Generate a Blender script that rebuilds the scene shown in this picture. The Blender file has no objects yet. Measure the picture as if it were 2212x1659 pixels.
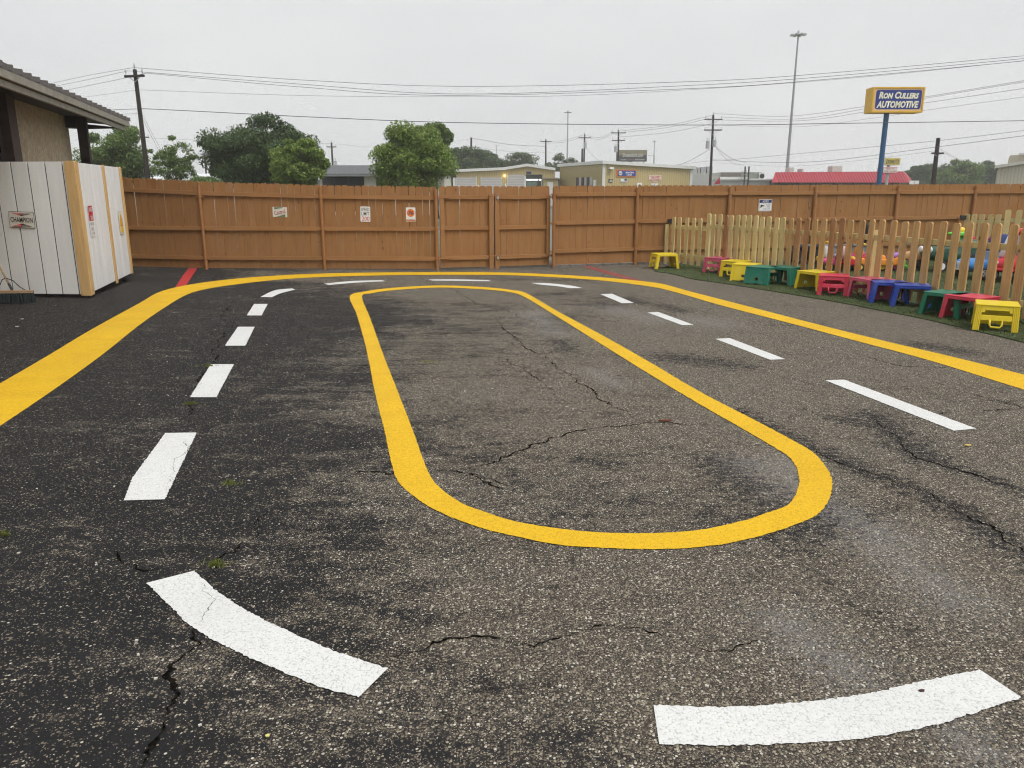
import bpy, bmesh, math, random
import numpy as np
from mathutils import Vector, Matrix, Euler

R = math.radians
S = bpy.context.scene
COL = S.collection
rnd = random.Random(7)
NR = np.random.default_rng(11)

# ------------------------------------------------------------------ camera, sky, sun, exposure
H, F, PITCH, CX, CY = 1.65, 1661.0, R(14.0), 1106.0, 829.5
cam_d = bpy.data.cameras.new('camera')
cam = bpy.data.objects.new('camera', cam_d)
COL.objects.link(cam)
cam.location = (0, 0, H)
cam.rotation_euler = (R(90) - PITCH, 0, 0)
cam_d.sensor_width = 36.0
cam_d.lens = 36.0 * F / 2212.0
cam_d.clip_start = 0.05
cam_d.clip_end = 5000
S.camera = cam

SUN_EL, SUN_AZ = R(56), R(135)          # azimuth measured clockwise from +Y
W = bpy.data.worlds.new('World')
S.world = W
W.use_nodes = True
nt = W.node_tree
for n in list(nt.nodes): nt.nodes.remove(n)
wo = nt.nodes.new('ShaderNodeOutputWorld')
bg = nt.nodes.new('ShaderNodeBackground')
sky = nt.nodes.new('ShaderNodeTexSky')
sky.sky_type = 'NISHITA'
sky.sun_disc = False
sky.sun_elevation = SUN_EL
sky.sun_rotation = SUN_AZ
sky.air_density = 1.0
sky.dust_density = 3.0
hs = nt.nodes.new('ShaderNodeHueSaturation')
hs.inputs['Saturation'].default_value = 0.06
nt.links.new(sky.outputs[0], hs.inputs['Color'])
tc = nt.nodes.new('ShaderNodeTexCoord')
cmap = nt.nodes.new('ShaderNodeMapping')
cmap.inputs['Scale'].default_value = (1.0, 1.0, 2.6)
nt.links.new(tc.outputs['Generated'], cmap.inputs['Vector'])
cn = nt.nodes.new('ShaderNodeTexNoise')
cn.inputs['Scale'].default_value = 2.2
cn.inputs['Detail'].default_value = 5
nt.links.new(cmap.outputs[0], cn.inputs['Vector'])
cr = nt.nodes.new('ShaderNodeValToRGB')
cr.color_ramp.elements[0].position = 0.3
cr.color_ramp.elements[0].color = (6.70, 6.83, 6.96, 1)
cr.color_ramp.elements[1].position = 0.72
cr.color_ramp.elements[1].color = (7.85, 7.93, 7.96, 1)
nt.links.new(cn.outputs['Fac'], cr.inputs['Fac'])
mx = nt.nodes.new('ShaderNodeMixRGB')                      # closed cloud cover over the clear sky
mx.inputs['Fac'].default_value = 0.94
nt.links.new(hs.outputs[0], mx.inputs['Color1'])
nt.links.new(cr.outputs[0], mx.inputs['Color2'])
nt.links.new(mx.outputs[0], bg.inputs['Color'])
bg.inputs['Strength'].default_value = 0.073
nt.links.new(bg.outputs[0], wo.inputs['Surface'])

sl = bpy.data.lights.new('sun', 'SUN')
sl.energy = 1.5
sl.angle = R(32)
sl.color = (1.0, 0.975, 0.94)
sun = bpy.data.objects.new('sun', sl)
COL.objects.link(sun)
sd = Vector((math.sin(SUN_AZ) * math.cos(SUN_EL), math.cos(SUN_AZ) * math.cos(SUN_EL), math.sin(SUN_EL)))
sun.rotation_euler = sd.to_track_quat('Z', 'Y').to_euler()
S.view_settings.view_transform = 'Standard'
S.view_settings.look = 'None'
S.view_settings.exposure = 0.6
S.view_settings.gamma = 1.0
S.view_settings.use_curve_mapping = False
S.render.engine = 'CYCLES'
S.cycles.use_denoising = True
S.cycles.pixel_filter_type = 'BLACKMAN_HARRIS'
S.cycles.filter_width = 1.15
S.cycles.max_bounces = 5
S.cycles.diffuse_bounces = 2
S.cycles.glossy_bounces = 2
S.cycles.volume_bounces = 1
S.cycles.transparent_max_bounces = 8
S.cycles.use_adaptive_sampling = True
S.cycles.adaptive_threshold = 0.028
S.cycles.adaptive_min_samples = 12

# ------------------------------------------------------------------ helpers
cp, sp = math.cos(PITCH), math.sin(PITCH)
def _ray(u, v):
    a, b = (u - CX) / F, (CY - v) / F
    return a, cp + b * sp, -sp + b * cp
def G(u, v, z=0.0):
    """the ground point seen at a place in the photograph"""
    d = _ray(u, v); t = (z - H) / d[2]
    return Vector((d[0] * t, d[1] * t, z))
def D(u, v, Y):
    """the point seen at a place in the photograph, Y metres ahead"""
    d = _ray(u, v); t = Y / d[1]
    return Vector((d[0] * t, Y, H + d[2] * t))

class B:
    def __init__(s): s.v = []; s.f = []
    def add(s, vs, fs):
        o = len(s.v); s.v += [tuple(p) for p in vs]; s.f += [tuple(i + o for i in f) for f in fs]; return s
    def box(s, c, d, rz=0.0, M=None):
        x, y, z = d[0] / 2, d[1] / 2, d[2] / 2
        P = [Vector(p) for p in ((-x,-y,-z),(x,-y,-z),(x,y,-z),(-x,y,-z),(-x,-y,z),(x,-y,z),(x,y,z),(-x,y,z))]
        m = M if M is not None else Matrix.Rotation(rz, 3, 'Z')
        P = [m @ p + Vector(c) for p in P]
        return s.add(P, [(0,3,2,1),(4,5,6,7),(0,1,5,4),(1,2,6,5),(2,3,7,6),(3,0,4,7)])
    def bb(s, x0, x1, y0, y1, z0, z1):
        return s.box(((x0+x1)/2,(y0+y1)/2,(z0+z1)/2),(x1-x0,y1-y0,z1-z0))
    def cyl(s, a, b, r0, r1=None, n=10, caps=True):
        r1 = r0 if r1 is None else r1
        a, b = Vector(a), Vector(b); d = (b - a).normalized()
        q = d.to_track_quat('Z', 'Y').to_matrix()
        vs = []
        for p, r in ((a, r0), (b, r1)):
            for k in range(n):
                t = 2 * math.pi * k / n
                vs.append(p + q @ Vector((r * math.cos(t), r * math.sin(t), 0)))
        fs = [(k, (k + 1) % n, n + (k + 1) % n, n + k) for k in range(n)]
        if caps: fs += [tuple(range(n - 1, -1, -1)), tuple(range(n, 2 * n))]
        return s.add(vs, fs)
    def tube(s, pts, r, n=6):
        pts = [Vector(p) for p in pts]; m = len(pts)
        rr = r if hasattr(r, '__len__') else [r] * m
        vs = []
        for i, p in enumerate(pts):
            d = (pts[min(i + 1, m - 1)] - pts[max(i - 1, 0)])
            q = d.normalized().to_track_quat('Z', 'Y').to_matrix()
            for k in range(n):
                t = 2 * math.pi * k / n
                vs.append(p + q @ Vector((rr[i] * math.cos(t), rr[i] * math.sin(t), 0)))
        fs = []
        for i in range(m - 1):
            for k in range(n):
                fs.append((i*n + k, i*n + (k+1) % n, (i+1)*n + (k+1) % n, (i+1)*n + k))
        fs += [tuple(range(n - 1, -1, -1)), tuple(range((m-1)*n, m*n))]
        return s.add(vs, fs)
    def prism(s, poly, fn, d0, d1):
        """2-D polygon, pushed from depth d0 to d1; fn(a, b, depth) gives the 3-D point"""
        n = len(poly)
        vs = [fn(a, b, d0) for a, b in poly] + [fn(a, b, d1) for a, b in poly]
        fs = [tuple(range(n - 1, -1, -1)), tuple(range(n, 2 * n))] + [(k, (k+1) % n, n + (k+1) % n, n + k) for k in range(n)]
        return s.add(vs, fs)
    def ball(s, c, r, nu=14, nv=9):
        rx, ry, rz = r if hasattr(r, '__len__') else (r, r, r)
        vs, fs = [], []
        for j in range(nv + 1):
            th = math.pi * j / nv
            for i in range(nu):
                ph = 2 * math.pi * i / nu
                vs.append((c[0] + rx*math.sin(th)*math.cos(ph), c[1] + ry*math.sin(th)*math.sin(ph), c[2] + rz*math.cos(th)))
        for j in range(nv):
            for i in range(nu):
                fs.append((j*nu+i, (j+1)*nu+i, (j+1)*nu+(i+1) % nu, j*nu+(i+1) % nu))
        return s.add(vs, fs)

def link(o, parent=None):
    COL.objects.link(o)
    if parent is not None: o.parent = parent
    return o
def mk(name, b, m, parent=None, smooth=False, loc=(0,0,0), rz=0.0, bevel=0.0, sub=0):
    me = bpy.data.meshes.new(name)
    me.from_pydata([tuple(p) for p in b.v], [], b.f)
    me.validate(); me.update()
    bm = bmesh.new(); bm.from_mesh(me)
    bmesh.ops.recalc_face_normals(bm, faces=bm.faces)
    bm.to_mesh(me); bm.free()
    if smooth:
        me.polygons.foreach_set('use_smooth', [True] * len(me.polygons))
    me.materials.append(m)
    o = link(bpy.data.objects.new(name, me), parent)
    o.location = loc; o.rotation_euler = (0, 0, rz)
    if sub:
        x = o.modifiers.new('sub', 'SUBSURF'); x.levels = sub; x.render_levels = sub
    if bevel:
        x = o.modifiers.new('bevel', 'BEVEL'); x.width = bevel; x.segments = 2; x.limit_method = 'ANGLE'
    return o
def tag(o, label=None, cat=None, group=None, kind=None):
    if label: o['label'] = label
    if cat: o['category'] = cat
    if group: o['group'] = group
    if kind: o['kind'] = kind
    return o
def thing(name, label, cat, loc=(0,0,0), rz=0.0, group=None):
    o = link(bpy.data.objects.new(name, None))
    o.location = loc; o.rotation_euler = (0, 0, rz); o.empty_display_size = 0.2
    return tag(o, label, cat, group)
def inst(src, parent, loc, rz=0.0, scale=None, name=None):
    o = src.copy(); link(o, parent); o.location = loc; o.rotation_euler = (0, 0, rz)
    if scale: o.scale = scale
    return o
def copy_tree(o, parent=None):
    c = o.copy(); link(c); c.parent = parent
    for ch in list(o.children): copy_tree(ch, c)
    return c

# ------------------------------------------------------------------ materials
def nodes(name):
    m = bpy.data.materials.new(name); m.use_nodes = True
    t = m.node_tree
    return m, t, t.nodes['Principled BSDF']
def N(t, kind, **kw):
    n = t.nodes.new(kind)
    for k, v in kw.items():
        if k in n.inputs: n.inputs[k].default_value = v
        else: setattr(n, k, v)
    return n
def L(t, a, b): t.links.new(a, b)
def math_(t, op, a, b=None, c=None, clamp=False):
    n = t.nodes.new('ShaderNodeMath'); n.operation = op; n.use_clamp = clamp
    for i, x in enumerate((a, b, c)):
        if x is None: continue
        if isinstance(x, (int, float)): n.inputs[i].default_value = x
        else: L(t, x, n.inputs[i])
    return n.outputs[0]
def mix(t, f, a, b, mode='MIX'):
    n = t.nodes.new('ShaderNodeMixRGB'); n.blend_type = mode
    for i, x in enumerate((f, a, b)):
        if isinstance(x, (int, float)): n.inputs[i].default_value = x
        elif isinstance(x, (tuple, list)): n.inputs[i].default_value = (*x[:3], 1)
        else: L(t, x, n.inputs[i])
    return n.outputs[0]
def ramp(t, f, stops):
    n = t.nodes.new('ShaderNodeValToRGB')
    e = n.color_ramp.elements
    while len(e) < len(stops): e.new(0.5)
    for i, (p, c) in enumerate(stops):
        e[i].position = p; e[i].color = (*c[:3], 1) if hasattr(c, '__len__') else (c, c, c, 1)
    L(t, f, n.inputs[0]); return n.outputs[0]
def coords(t, scale=(1,1,1), rand=False, kind='Object'):
    tcn = t.nodes.new('ShaderNodeTexCoord'); mp = t.nodes.new('ShaderNodeMapping')
    mp.inputs['Scale'].default_value = scale
    L(t, tcn.outputs[kind], mp.inputs['Vector'])
    if rand:
        oi = t.nodes.new('ShaderNodeObjectInfo')
        cb = t.nodes.new('ShaderNodeCombineXYZ')
        r = math_(t, 'MULTIPLY', oi.outputs['Random'], 57.0)
        for i in range(3): L(t, r, cb.inputs[i])
        L(t, cb.outputs[0], mp.inputs['Location'])
    return mp.outputs[0]
def noise(t, vec, scale, detail=4, rough=0.55):
    n = t.nodes.new('ShaderNodeTexNoise')
    n.inputs['Scale'].default_value = scale; n.inputs['Detail'].default_value = detail; n.inputs['Roughness'].default_value = rough
    L(t, vec, n.inputs['Vector']); return n.outputs['Fac']
def bump(t, bs, h, strength, dist):
    n = t.nodes.new('ShaderNodeBump'); n.inputs['Strength'].default_value = strength; n.inputs['Distance'].default_value = dist
    L(t, h, n.inputs['Height']); L(t, n.outputs[0], bs.inputs['Normal'])
_pm = {}
def pm(col, rough=0.6, var=0.12, scale=6.0, metal=0.0, bmp=0.0, stretch=(1,1,1), orand=0.0, spec=None, emit=None):
    """plain material: one colour with mottling, a little relief and a difference from piece to piece"""
    key = (tuple(col), rough, var, scale, metal, bmp, stretch, orand, emit)
    if key in _pm: return _pm[key]
    m, t, bs = nodes('surface_%02d' % len(_pm))
    vec = coords(t, stretch, rand=orand > 0)
    nz = noise(t, vec, scale, 5)
    lo = tuple(max(0, c * (1 - var)) for c in col); hi = tuple(min(1, c * (1 + var)) for c in col)
    c = mix(t, ramp(t, nz, [(0.3, 0.0), (0.7, 1.0)]), lo, hi)
    if orand > 0:
        oi = t.nodes.new('ShaderNodeObjectInfo')
        k = math_(t, 'MULTIPLY_ADD', oi.outputs['Random'], 2 * orand, 1 - orand)
        cb = t.nodes.new('ShaderNodeCombineXYZ')
        for i in range(3): L(t, k, cb.inputs[i])
        c = mix(t, 1.0, c, cb.outputs[0], 'MULTIPLY')
    L(t, c, bs.inputs['Base Color'])
    bs.inputs['Roughness'].default_value = rough; bs.inputs['Metallic'].default_value = metal
    if bmp: bump(t, bs, nz, bmp, 0.01)
    if emit:
        bs.inputs['Emission Color'].default_value = (*emit[:3], 1); bs.inputs['Emission Strength'].default_value = emit[3]
    _pm[key] = m
    return m
def wood(name, lo, hi, knot=None, orand=0.12, grain=1.0, axis='Z', knots=0.035):
    m, t, bs = nodes(name)
    st = {'Z': (22, 22, 1.3), 'X': (1.3, 22, 22)}[axis]
    vec = coords(t, st, rand=True)
    n1 = noise(t, vec, 2.2, 6, 0.65)
    v2 = coords(t, (5, 5, 0.9) if axis == 'Z' else (0.9, 5, 5), rand=True)
    n2 = noise(t, v2, 1.6, 3)
    f = math_(t, 'MULTIPLY_ADD', n1, 0.65 * grain, math_(t, 'MULTIPLY', n2, 1 - 0.65 * grain))
    c = mix(t, ramp(t, f, [(0.33, 0.0), (0.66, 1.0)]), lo, hi)
    if knot:
        v3 = coords(t, (9, 9, 4.5) if axis == 'Z' else (4.5, 9, 9), rand=True)
        vo = t.nodes.new('ShaderNodeTexVoronoi'); vo.inputs['Scale'].default_value = 1.0
        L(t, v3, vo.inputs['Vector'])
        sepr = t.nodes.new('ShaderNodeSeparateColor'); L(t, vo.outputs['Color'], sepr.inputs[0])
        k = math_(t, 'MULTIPLY', ramp(t, vo.outputs['Distance'], [(0.06, 1.0), (0.17, 0.0)]), math_(t, 'LESS_THAN', sepr.outputs[0], knots * 10))
        c = mix(t, k, c, knot)
    oi = t.nodes.new('ShaderNodeObjectInfo')
    kk = math_(t, 'MULTIPLY_ADD', oi.outputs['Random'], 2 * orand, 1 - orand)
    cb = t.nodes.new('ShaderNodeCombineXYZ')
    for i in range(3): L(t, kk, cb.inputs[i])
    c = mix(t, 1.0, c, cb.outputs[0], 'MULTIPLY')
    L(t, c, bs.inputs['Base Color']); bs.inputs['Roughness'].default_value = 0.78; bs.inputs['Specular IOR Level'].default_value = 0.22
    bump(t, bs, n1, 0.35, 0.004)
    return m

M = {}
M['fence'] = wood('stained_fence_wood', (0.280, 0.136, 0.052), (0.360, 0.184, 0.074), (0.14, 0.055, 0.02), 0.03, 0.75, knots=0.02)
M['fence_rail'] = wood('stained_rail_wood', (0.290, 0.141, 0.054), (0.370, 0.188, 0.075), (0.13, 0.045, 0.018), 0.06, 0.7, 'X', 0.012)
M['fence_steel'] = pm((0.325, 0.146, 0.050), 0.5, 0.08, 9, orand=0.04)
M['pine'] = wood('treated_pine', (0.52, 0.395, 0.165), (0.74, 0.59, 0.31), (0.18, 0.10, 0.035), 0.12, 0.7, knots=0.04)
M['cedar'] = wood('tan_cedar', (0.39, 0.22, 0.085), (0.66, 0.42, 0.19), (0.16, 0.075, 0.03), 0.16, 0.8, knots=0.045)
M['redcedar'] = wood('reddish_cedar', (0.30, 0.145, 0.06), (0.49, 0.265, 0.125), (0.12, 0.05, 0.02), 0.12, 0.8, knots=0.05)
M['pine_rail'] = wood('treated_pine_rail', (0.48, 0.38, 0.16), (0.70, 0.58, 0.29), (0.2, 0.11, 0.04), 0.08, 0.7, 'X', 0.02)
M['trim'] = wood('new_cedar_trim', (0.52, 0.315, 0.125), (0.71, 0.48, 0.225), (0.20, 0.085, 0.03), 0.05, 0.75, knots=0.03)
M['white_board'] = wood('whitewashed_board', (0.74, 0.735, 0.72), (0.82, 0.815, 0.80), None, 0.03, 0.6)
M['white_board_rough'] = wood('brushed_white_board', (0.68, 0.685, 0.69), (0.86, 0.86, 0.86), None, 0.05, 0.9)
M['groove'] = pm((0.05, 0.035, 0.025), 0.9)
M['broom_wood'] = wood('weathered_broom_wood', (0.30, 0.19, 0.11), (0.48, 0.34, 0.22), (0.1, 0.06, 0.03), 0.05, 0.8, 'X')
M['pole'] = wood('creosote_pole', (0.020, 0.016, 0.014), (0.050, 0.040, 0.035), None, 0.1, 0.8)
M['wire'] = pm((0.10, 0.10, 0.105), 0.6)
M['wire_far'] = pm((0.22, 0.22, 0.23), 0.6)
M['galv'] = pm((0.42, 0.43, 0.44), 0.45, 0.1, 5, 0.4)
M['grey_can'] = pm((0.40, 0.42, 0.43), 0.5, 0.08)
M['black'] = pm((0.018, 0.018, 0.02), 0.55)
M['rubber'] = pm((0.025, 0.025, 0.027), 0.8, 0.3, 20)
M['white'] = pm((0.80, 0.80, 0.79), 0.5, 0.04)
M['glass_dark'] = pm((0.035, 0.04, 0.045), 0.12)
M['steel'] = pm((0.6, 0.6, 0.6), 0.25, 0.1, 8, 0.9)

def sep_attr(t, name):
    a = t.nodes.new('ShaderNodeAttribute'); a.attribute_name = name; a.attribute_type = 'GEOMETRY'
    return a.outputs['Fac']

def asphalt():
    m, t, bs = nodes('worn_asphalt')
    vec = coords(t)
    seal, dust, dark = sep_attr(t, 'seal'), sep_attr(t, 'dust'), sep_attr(t, 'dark')
    def stones(scale):
        vo = t.nodes.new('ShaderNodeTexVoronoi'); vo.inputs['Scale'].default_value = scale
        vo.voronoi_dimensions = '2D'
        L(t, vec, vo.inputs['Vector'])
        sc = t.nodes.new('ShaderNodeSeparateColor'); L(t, vo.outputs['Color'], sc.inputs[0])
        return vo.outputs['Distance'], sc.outputs[0], sc.outputs[1], sc.outputs[2]
    d1, r1, q1, k1 = stones(100)
    d2, r2, q2, k2 = stones(215)
    # patchy cover: squeegee streaks lying across the lane, and cloudy wear
    n_big = noise(t, coords(t, (0.55, 1.5, 1)), 0.9, 4, 0.6)
    n_mid = noise(t, coords(t, (1.0, 2.1, 1)), 3.2, 4, 0.65)
    n_fin = noise(t, vec, 20.0, 3, 0.6)
    n_strk = noise(t, coords(t, (1.2, 4.5, 1)), 6.0, 4, 0.75)
    cen = lambda x, k: math_(t, 'MULTIPLY', math_(t, 'SUBTRACT', x, 0.5), k)
    cover = math_(t, 'ADD', seal, cen(n_big, 1.15))
    cover = math_(t, 'ADD', cover, cen(n_mid, 1.45))
    cover = math_(t, 'ADD', cover, cen(n_fin, 0.95))
    dk = math_(t, 'ADD', math_(t, 'MULTIPLY', dark, 0.80), cen(noise(t, coords(t, (1, 1.6, 1)), 13.0, 4, 0.7), 3.2))
    dk = math_(t, 'ADD', dk, cen(k2, 0.35))
    dk = math_(t, 'MULTIPLY', ramp(t, dk, [(0.44, 0.0), (0.54, 1.0)]), math_(t, 'GREATER_THAN', dark, 0.02))
    cover = math_(t, 'MAXIMUM', ramp(t, cover, [(0.2, 0.0), (0.8, 1.0)]), math_(t, 'MULTIPLY', dk, 0.86))
    thr1 = math_(t, 'MULTIPLY_ADD', cover, 0.66, 0.25)
    thr2 = math_(t, 'MULTIPLY_ADD', cover, 0.60, 0.32)
    e1 = math_(t, 'MULTIPLY', math_(t, 'GREATER_THAN', r1, thr1), ramp(t, d1, [(0.40, 1.0), (0.56, 0.0)]))
    e2 = math_(t, 'MULTIPLY', math_(t, 'GREATER_THAN', r2, thr2), ramp(t, d2, [(0.40, 1.0), (0.56, 0.0)]))
    st = [(0.0, (0.060, 0.055, 0.050)), (0.35, (0.140, 0.120, 0.096)), (0.70, (0.235, 0.195, 0.145)), (0.90, (0.37, 0.325, 0.25)), (1.0, (0.64, 0.60, 0.52))]
    s1 = ramp(t, q1, st); s2 = ramp(t, q2, st)
    bit = mix(t, n_fin, (0.012, 0.0122, 0.0135), (0.030, 0.029, 0.030))
    old = mix(t, n_fin, (0.030, 0.027, 0.024), (0.078, 0.069, 0.060))
    old = mix(t, ramp(t, n_big, [(0.35, 0.0), (0.65, 1.0)]), mix(t, 1.0, old, (0.80, 0.86, 0.95), 'MULTIPLY'), mix(t, 1.0, old, (1.15, 1.05, 0.92), 'MULTIPLY'))
    basec = mix(t, cover, old, bit)
    c = mix(t, e2, basec, s2)
    c = mix(t, e1, c, s1)
    du = math_(t, 'ADD', math_(t, 'MULTIPLY', dust, 0.8), cen(n_strk, 1.5))
    du = math_(t, 'ADD', du, cen(k1, 0.9))
    du = math_(t, 'MULTIPLY', ramp(t, du, [(0.25, 0.0), (0.85, 1.0)]), math_(t, 'GREATER_THAN', dust, 0.01))
    c = mix(t, math_(t, 'MULTIPLY', math_(t, 'MULTIPLY', du, dust), 0.42), c, (0.31, 0.30, 0.29))
    # fine map cracking, strongest in the old worn areas
    wv = t.nodes.new('ShaderNodeTexNoise'); wv.inputs['Scale'].default_value = 2.6; wv.inputs['Detail'].default_value = 5; wv.inputs['Roughness'].default_value = 0.7; L(t, vec, wv.inputs['Vector'])
    wm = t.nodes.new('ShaderNodeMixRGB'); wm.blend_type = 'LINEAR_LIGHT'; wm.inputs[0].default_value = 0.35; L(t, vec, wm.inputs[1]); L(t, wv.outputs['Color'], wm.inputs[2])
    for sc_, wd_, lo_, hi_ in ((0.75, 0.0065, 0.46, 0.56), (2.3, 0.012, 0.55, 0.66)):
        ve = t.nodes.new('ShaderNodeTexVoronoi'); ve.feature = 'DISTANCE_TO_EDGE'; ve.voronoi_dimensions = '2D'; ve.inputs['Scale'].default_value = sc_
        L(t, wm.outputs[0], ve.inputs['Vector'])
        msk = ramp(t, noise(t, vec, 0.8 if sc_ < 1 else 1.1, 3), [(lo_, 0.0), (hi_, 1.0)])
        ln_ = math_(t, 'MULTIPLY', ramp(t, ve.outputs['Distance'], [(wd_*.35, 1.0), (wd_, 0.0)]), msk)
        c = mix(t, math_(t, 'MULTIPLY', ln_, 0.85), c, (0.012, 0.011, 0.010))
    L(t, c, bs.inputs['Base Color'])
    bs.inputs['Roughness'].default_value = 0.88; bs.inputs['Specular IOR Level'].default_value = 0.12
    h = math_(t, 'ADD', math_(t, 'MULTIPLY', d1, -0.7), math_(t, 'MULTIPLY', d2, -0.35))
    h = math_(t, 'ADD', h, math_(t, 'MULTIPLY', e1, 0.4))
    bump(t, bs, h, 0.8, 0.007)
    return m
M['asphalt'] = asphalt()

def paint(name, lo, hi, dirt, wear=0.0):
    m, t, bs = nodes(name)
    vec = coords(t)
    vo = t.nodes.new('ShaderNodeTexVoronoi'); vo.inputs['Scale'].default_value = 105
    L(t, vec, vo.inputs['Vector'])
    sc = t.nodes.new('ShaderNodeSeparateColor'); L(t, vo.outputs['Color'], sc.inputs[0])
    n1 = noise(t, coords(t, (1, 1, 1)), 2.6, 5, 0.6)
    n2 = noise(t, vec, 40, 4, 0.6)
    f = math_(t, 'ADD', math_(t, 'MULTIPLY', n1, 0.55), math_(t, 'MULTIPLY', n2, 0.45))
    c = mix(t, ramp(t, f, [(0.35, 0.0), (0.65, 1.0)]), lo, hi)
    pit = math_(t, 'MULTIPLY', ramp(t, vo.outputs['Distance'], [(0.45, 0.0), (0.75, 1.0)]), math_(t, 'GREATER_THAN', sc.outputs[0], 0.45))
    c = mix(t, math_(t, 'MULTIPLY', pit, 0.5), c, dirt)
    n4 = noise(t, coords(t, (1, 1, 1)), 1.3, 6, 0.7)
    c = mix(t, math_(t, 'MULTIPLY', ramp(t, n4, [(0.48, 0.0), (0.72, 1.0)]), 0.38), c, mix(t, 0.45, lo, dirt))
    n3 = noise(t, vec, 14, 6, 0.75)
    c = mix(t, math_(t, 'MULTIPLY', ramp(t, n3, [(0.64, 0.0), (0.72, 1.0)]), 0.5 + wear), c, dirt)
    L(t, c, bs.inputs['Base Color']); bs.inputs['Roughness'].default_value = 0.7; bs.inputs['Specular IOR Level'].default_value = 0.15
    bump(t, bs, math_(t, 'ADD', math_(t, 'MULTIPLY', vo.outputs['Distance'], -0.5), n2), 0.45, 0.005)
    return m
M['yellow_paint'] = paint('yellow_line_paint', (0.63, 0.365, 0.012), (0.82, 0.51, 0.018), (0.28, 0.175, 0.03))
M['white_paint'] = paint('white_line_paint', (0.64, 0.645, 0.63), (0.735, 0.735, 0.72), (0.30, 0.295, 0.28))
M['red_paint'] = paint('red_line_paint', (0.42, 0.030, 0.035), (0.55, 0.050, 0.050), (0.15, 0.03, 0.03), 0.1)
M['red_paint_faded'] = paint('faded_red_line_paint', (0.24, 0.055, 0.050), (0.34, 0.085, 0.075), (0.12, 0.07, 0.06), 0.3)
def crackm():
    m, t, bs = nodes('crack_fill')
    n = noise(t, coords(t), 30, 5, 0.7)
    L(t, mix(t, ramp(t, n, [(0.4, 0.0), (0.62, 1.0)]), (0.003, 0.003, 0.003), (0.018, 0.015, 0.012)), bs.inputs['Base Color']); bs.inputs['Specular IOR Level'].default_value = 0.0
    bs.inputs['Roughness'].default_value = 0.95
    return m
M['crack'] = crackm()
def grassm(name, lo, hi, trans=0.3):
    m, t, bs = nodes(name)
    g = t.nodes.new('ShaderNodeNewGeometry')
    c = mix(t, g.outputs['Random Per Island'], lo, hi)
    L(t, c, bs.inputs['Base Color']); bs.inputs['Roughness'].default_value = 0.6
    bs.inputs['Specular IOR Level'].default_value = 0.25
    out = t.nodes['Material Output']
    tr = t.nodes.new('ShaderNodeBsdfTranslucent'); L(t, c, tr.inputs['Color'])
    ms = t.nodes.new('ShaderNodeMixShader'); ms.inputs[0].default_value = trans
    L(t, bs.outputs[0], ms.inputs[1]); L(t, tr.outputs[0], ms.inputs[2]); L(t, ms.outputs[0], out.inputs['Surface'])
    return m
M['turf_fibre'] = grassm('turf_fibre', (0.055, 0.076, 0.022), (0.105, 0.130, 0.042), 0.15)
M['weed'] = grassm('weed_blades', (0.09, 0.11, 0.02), (0.20, 0.22, 0.05))

# ------------------------------------------------------------------ the setting: ground
def big_ground():
    m, t, bs = nodes('far_ground')
    n1 = noise(t, coords(t), 0.05, 6, 0.6); n2 = noise(t, coords(t), 1.5, 5, 0.6)
    c = mix(t, ramp(t, n1, [(0.46, 0.0), (0.54, 1.0)]), (0.10, 0.115, 0.045), (0.20, 0.19, 0.175))
    c = mix(t, math_(t, 'MULTIPLY', n2, 0.4), c, (0.07, 0.08, 0.03))
    L(t, c, bs.inputs['Base Color']); bs.inputs['Roughness'].default_value = 0.9
    b = B().add([(-610, -610, -0.03), (610, -610, -0.03), (610, 640, -0.03), (-610, 640, -0.03)], [(0,1,2,3)])
    return tag(mk('terrain', b, m), kind='structure')
big_ground()

def vnoise(x, y, seed):
    r = np.random.default_rng(seed); T = r.random((64, 64))
    xi, yi = np.floor(x).astype(int), np.floor(y).astype(int); fx, fy = x - xi, y - yi
    fx, fy = fx*fx*(3-2*fx), fy*fy*(3-2*fy)
    g = lambda i, j: T[i % 64, j % 64]
    return (g(xi, yi)*(1-fx) + g(xi+1, yi)*fx)*(1-fy) + (g(xi, yi+1)*(1-fx) + g(xi+1, yi+1)*fx)*fy
def fbm(x, y, seed, o=4):
    s, a, w = 0, 1, 0
    for k in range(o):
        s = s + a * vnoise(x * 2**k, y * 2**k, seed + k); w += a; a *= 0.5
    return s / w
def smooth(e0, e1, x):
    t = np.clip((x - e0) / (e1 - e0), 0, 1); return t*t*(3-2*t)
def capsule(X, Y, a, b, w):
    ax, ay, bx, by = a[0], a[1], b[0], b[1]
    dx, dy = bx-ax, by-ay; l2 = dx*dx+dy*dy + 1e-9
    t = np.clip(((X-ax)*dx + (Y-ay)*dy) / l2, 0, 1)
    d = np.hypot(X - ax - t*dx, Y - ay - t*dy)
    return np.clip(1 - d / w, 0, 1)

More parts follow.
